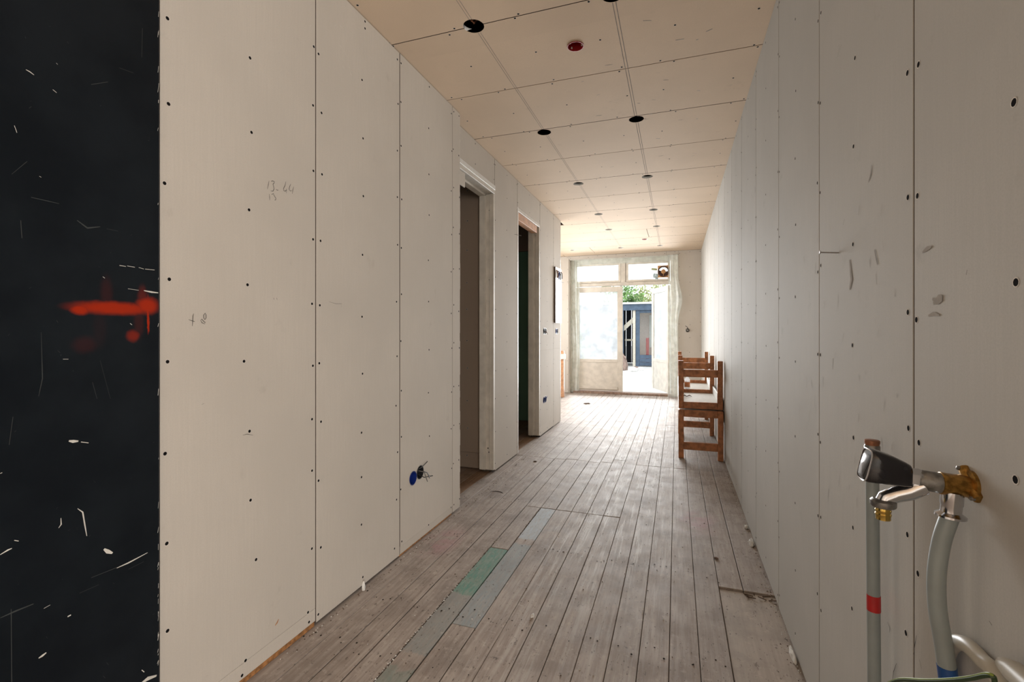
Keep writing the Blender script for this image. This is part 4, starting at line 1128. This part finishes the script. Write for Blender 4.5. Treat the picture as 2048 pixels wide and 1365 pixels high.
for k in range(9):
    x0 = R.uniform(.28, .38); y0 = 2.33 + R.uniform(-.03, .0)
    mb.tube([(x0, y0, -.006), (x0 + R.uniform(-.04, .04), y0 + R.uniform(-.02, .015), R.uniform(-.005, .006))], .002, 5)
stuff(tag(mb.build('wood_shavings', M_chip), 'brown shavings in the step beside the chipboard patch', 'shavings'))

# ================================================================== OUTSIDE
struct(MB().box(-14, 12, 9.12, 40, -.25, -.03).build('courtyard_ground', M_ground), 'pale overexposed courtyard ground outside the doors', 'ground')
YS = 16.75
sh = thing('garden_shed', 'low blue-grey garden shed with dark open bay and glazed door', 'shed', (-1.5, YS, -.03))
bxx = lambda nm, m, x0, x1, y0, y1, z0, z1, ch=.004: MB().box(x0, x1, y0, y1, z0, z1, ch).build(nm, m, sh)
bxx('fascia', M_blueboard, -7, 3.5, YS - .12, YS - .07, 1.89, 2.10)
bxx('roof', M_bead, -7.1, 3.6, YS - .2, YS + 2.4, 2.10, 2.16)
for i in range(16): bxx('back_board', M_navy, -3.4 + .2 * i, -3.21 + .2 * i, YS + 1.6, YS + 1.62, 0, 2.1)
bxx('side_wall', M_navy, -3.5, -3.45, YS, YS + 1.6, 0, 2.1)
bxx('post', M_cream, -1.42, -1.33, YS - .06, YS + .03, -.03, 1.89)
bxx('post', M_blueboard, -1.80, -1.73, YS - .06, YS + .03, -.03, 1.89)
br = bxx('diagonal_brace', M_cream, -.42, .42, -.02, .02, -.07, .07); br.location = Vector((-1.58, YS + .1, 1.42)) - wloc(sh); br.rotation_euler = (0, -.75, 0)
me = br.data
for v in me.vertices: v.co += wloc(sh)
bxx('shelf', M_cream, -1.72, -1.45, YS + .3, YS + .5, .84, .90)
bxx('door_stile', M_blueboard, -1.32, -1.19, YS - .04, YS, -.03, 1.89); bxx('door_stile', M_blueboard, -.42, -.30, YS - .04, YS, -.03, 1.89)
bxx('door_rail', M_blueboard, -1.19, -.42, YS - .04, YS, 1.80, 1.89)
for i in range(3): bxx('door_board', M_blueboard, -1.19, -.42, YS - .035, YS - .005, .0 + .125 * i, .118 + .125 * i)
bxx('pane', M_glass, -1.19, -.42, YS - .02, YS - .015, .375, 1.80, 0)
for i in range(9): bxx('wall_board', M_blueboard, -.29, 3.4, YS - .03, YS, .0 + .21 * i, .205 + .21 * i)
for i in range(9): bxx('wall_board', M_blueboard, -7, -1.81, YS - .03, YS, .0 + .21 * i, .205 + .21 * i)
bxx('reflection_wall', M_reflpink, -1.3, 3.4, YS + .9, YS + .95, 0, 2.1)  # boxes behind the pane stand in for what it reflects
bxx('reflection_window', M_bead, -.92, -.55, YS + .84, YS + .895, .6, 1.75)
bxx('reflection_window_pane', M_dullmetal, -.83, -.62, YS + .83, YS + .842, .75, 1.62)
o = MB().box(-1.0, -.9, YS + .2, YS + .3, 0, .95, .01).build('red_reflection_block', M_boxred, loc=(-.95, YS + .25, 0)); tag(o, 'tall red block standing in for a reflection in the shed door glass', 'reflection')  # red part of the pane's reflection, built as a block
r9 = random.Random(9)
for k in range(9):
    a = k * 2 * PI / 9; s9 = r9.uniform(.06, .11)
    lump('rubble_stone', 'pale broken stone around the rubble heap before the shed', 'stone', (-1.8 + .75 * math.cos(a), 15.05 + .75 * math.sin(a), -.03), (s9 * 1.3, s9, s9), r9.choice((M_rubble, M_plast)), 'stones of the rubble heap')
o = MB().box(-.22, .22, -.14, .14, 0, .07, .02).build('concrete_slab', M_rubble, loc=(0, 0, 0)); o.location = (-1.72, 15.0, .36); o.rotation_euler = (.05, .12, .3)
tag(o, 'pinkish slab lying on top of the rubble heap', 'slab')
o = lump('rubble_mound', 'low mound of rubble carrying the pinkish slab', 'rubble', (-1.8, 15.05, -.05), (.38, .4, .45), M_rubble)

def tree(label, x, y, h, crown, m, seed, n=1500):
    r = random.Random(seed)
    t = thing('tree', label, 'tree', (x, y, -.03), 'trees behind the shed')
    MB().tube([(x, y, -.05), (x + .05, y, h * .4), (x - .05, y + .1, h * .75)], [.13, .1, .06], 8).build('trunk', M_bark, t, smooth=True)
    for k in range(5):
        a = r.uniform(0, 6.28)
        MB().tube([(x, y, h * .45), (x + .5 * math.cos(a), y + .5 * math.sin(a), h * .6), (x + .8 * math.cos(a), y + .8 * math.sin(a), h * .74)], [.05, .035, .015], 6).build('branch', M_bark, t)
    mb = MB()
    cl = [(Vector((r.gauss(0, .5), r.gauss(0, .5), r.gauss(0, .35))), r.uniform(.25, .5)) for _ in range(16)]
    for k in range(n):
        c0, cr = r.choice(cl)
        d = Vector((r.gauss(0, 1), r.gauss(0, 1), r.gauss(0, 1))).normalized() * cr * r.random() ** .4
        p = Vector((x, y, h * .72)) + Vector(((c0.x + d.x) * crown, (c0.y + d.y) * crown, (c0.z + d.z) * crown))
        u = Vector((r.gauss(0, 1), r.gauss(0, 1), r.gauss(0, 1))).normalized(); v2 = u.cross(Vector((r.gauss(0, 1), r.gauss(0, 1), r.gauss(0, 1)))).normalized()
        s = r.uniform(.04, .09)
        mb.add([p - u * s, p + v2 * s * .5, p + u * s, p - v2 * s * .5], [(0, 1, 2, 3)])
    stuff(mb.build('foliage', m, t, normals=False))
tree('dark green leafy tree over the shed roof, left in the door gap', -2.35, 20.2, 3.7, .72, M_leaf, 3)
tree('yellow-green loose tree over the shed roof, right in the door gap', -.95, 23.4, 3.8, .85, M_leaf2, 4, 1200)
tree('green leafy tree behind the shed, seen through the open door leaf', 1.0, 20.4, 3.6, .7, M_leaf, 6, 1000)
def bush(label, x, y, h, rx, m, seed, n=900):
    r = random.Random(seed)
    t = thing('bush', label, 'bush', (x, y, -.03), 'bushes in the courtyard')
    mb = MB()
    for k in range(6): 
        mb.tube([(x, y, -.04), (x + r.uniform(-.3, .3) * rx, y + r.uniform(-.2, .2), h * .6)], [.015, .006], 5)
    mb.build('stem', M_bark, t)
    mb = MB()
    for k in range(n):
        a = r.uniform(0, 6.28); q = math.sqrt(r.random()); zz = r.random()
        p = Vector((x + rx * q * math.cos(a), y + .4 * q * math.sin(a), .05 + h * zz))
        u = Vector((r.gauss(0, 1), r.gauss(0, 1), r.gauss(0, 1))).normalized(); v2 = u.cross(Vector((r.gauss(0, 1), r.gauss(0, 1), r.gauss(0, 1)))).normalized()
        s = r.uniform(.03, .06); mb.add([p - u * s, p + v2 * s * .6, p + u * s, p - v2 * s * .6], [(0, 1, 2, 3)])
    stuff(mb.build('foliage', m, t, normals=False))
bush('leafy bush behind the milky pane of the closed door leaf', -3.0, 13.0, 1.55, .8, M_leaf2, 12)
bush('leafy bush seen through the pane of the open door leaf', .35, 14.2, 1.5, .7, M_leaf, 13)
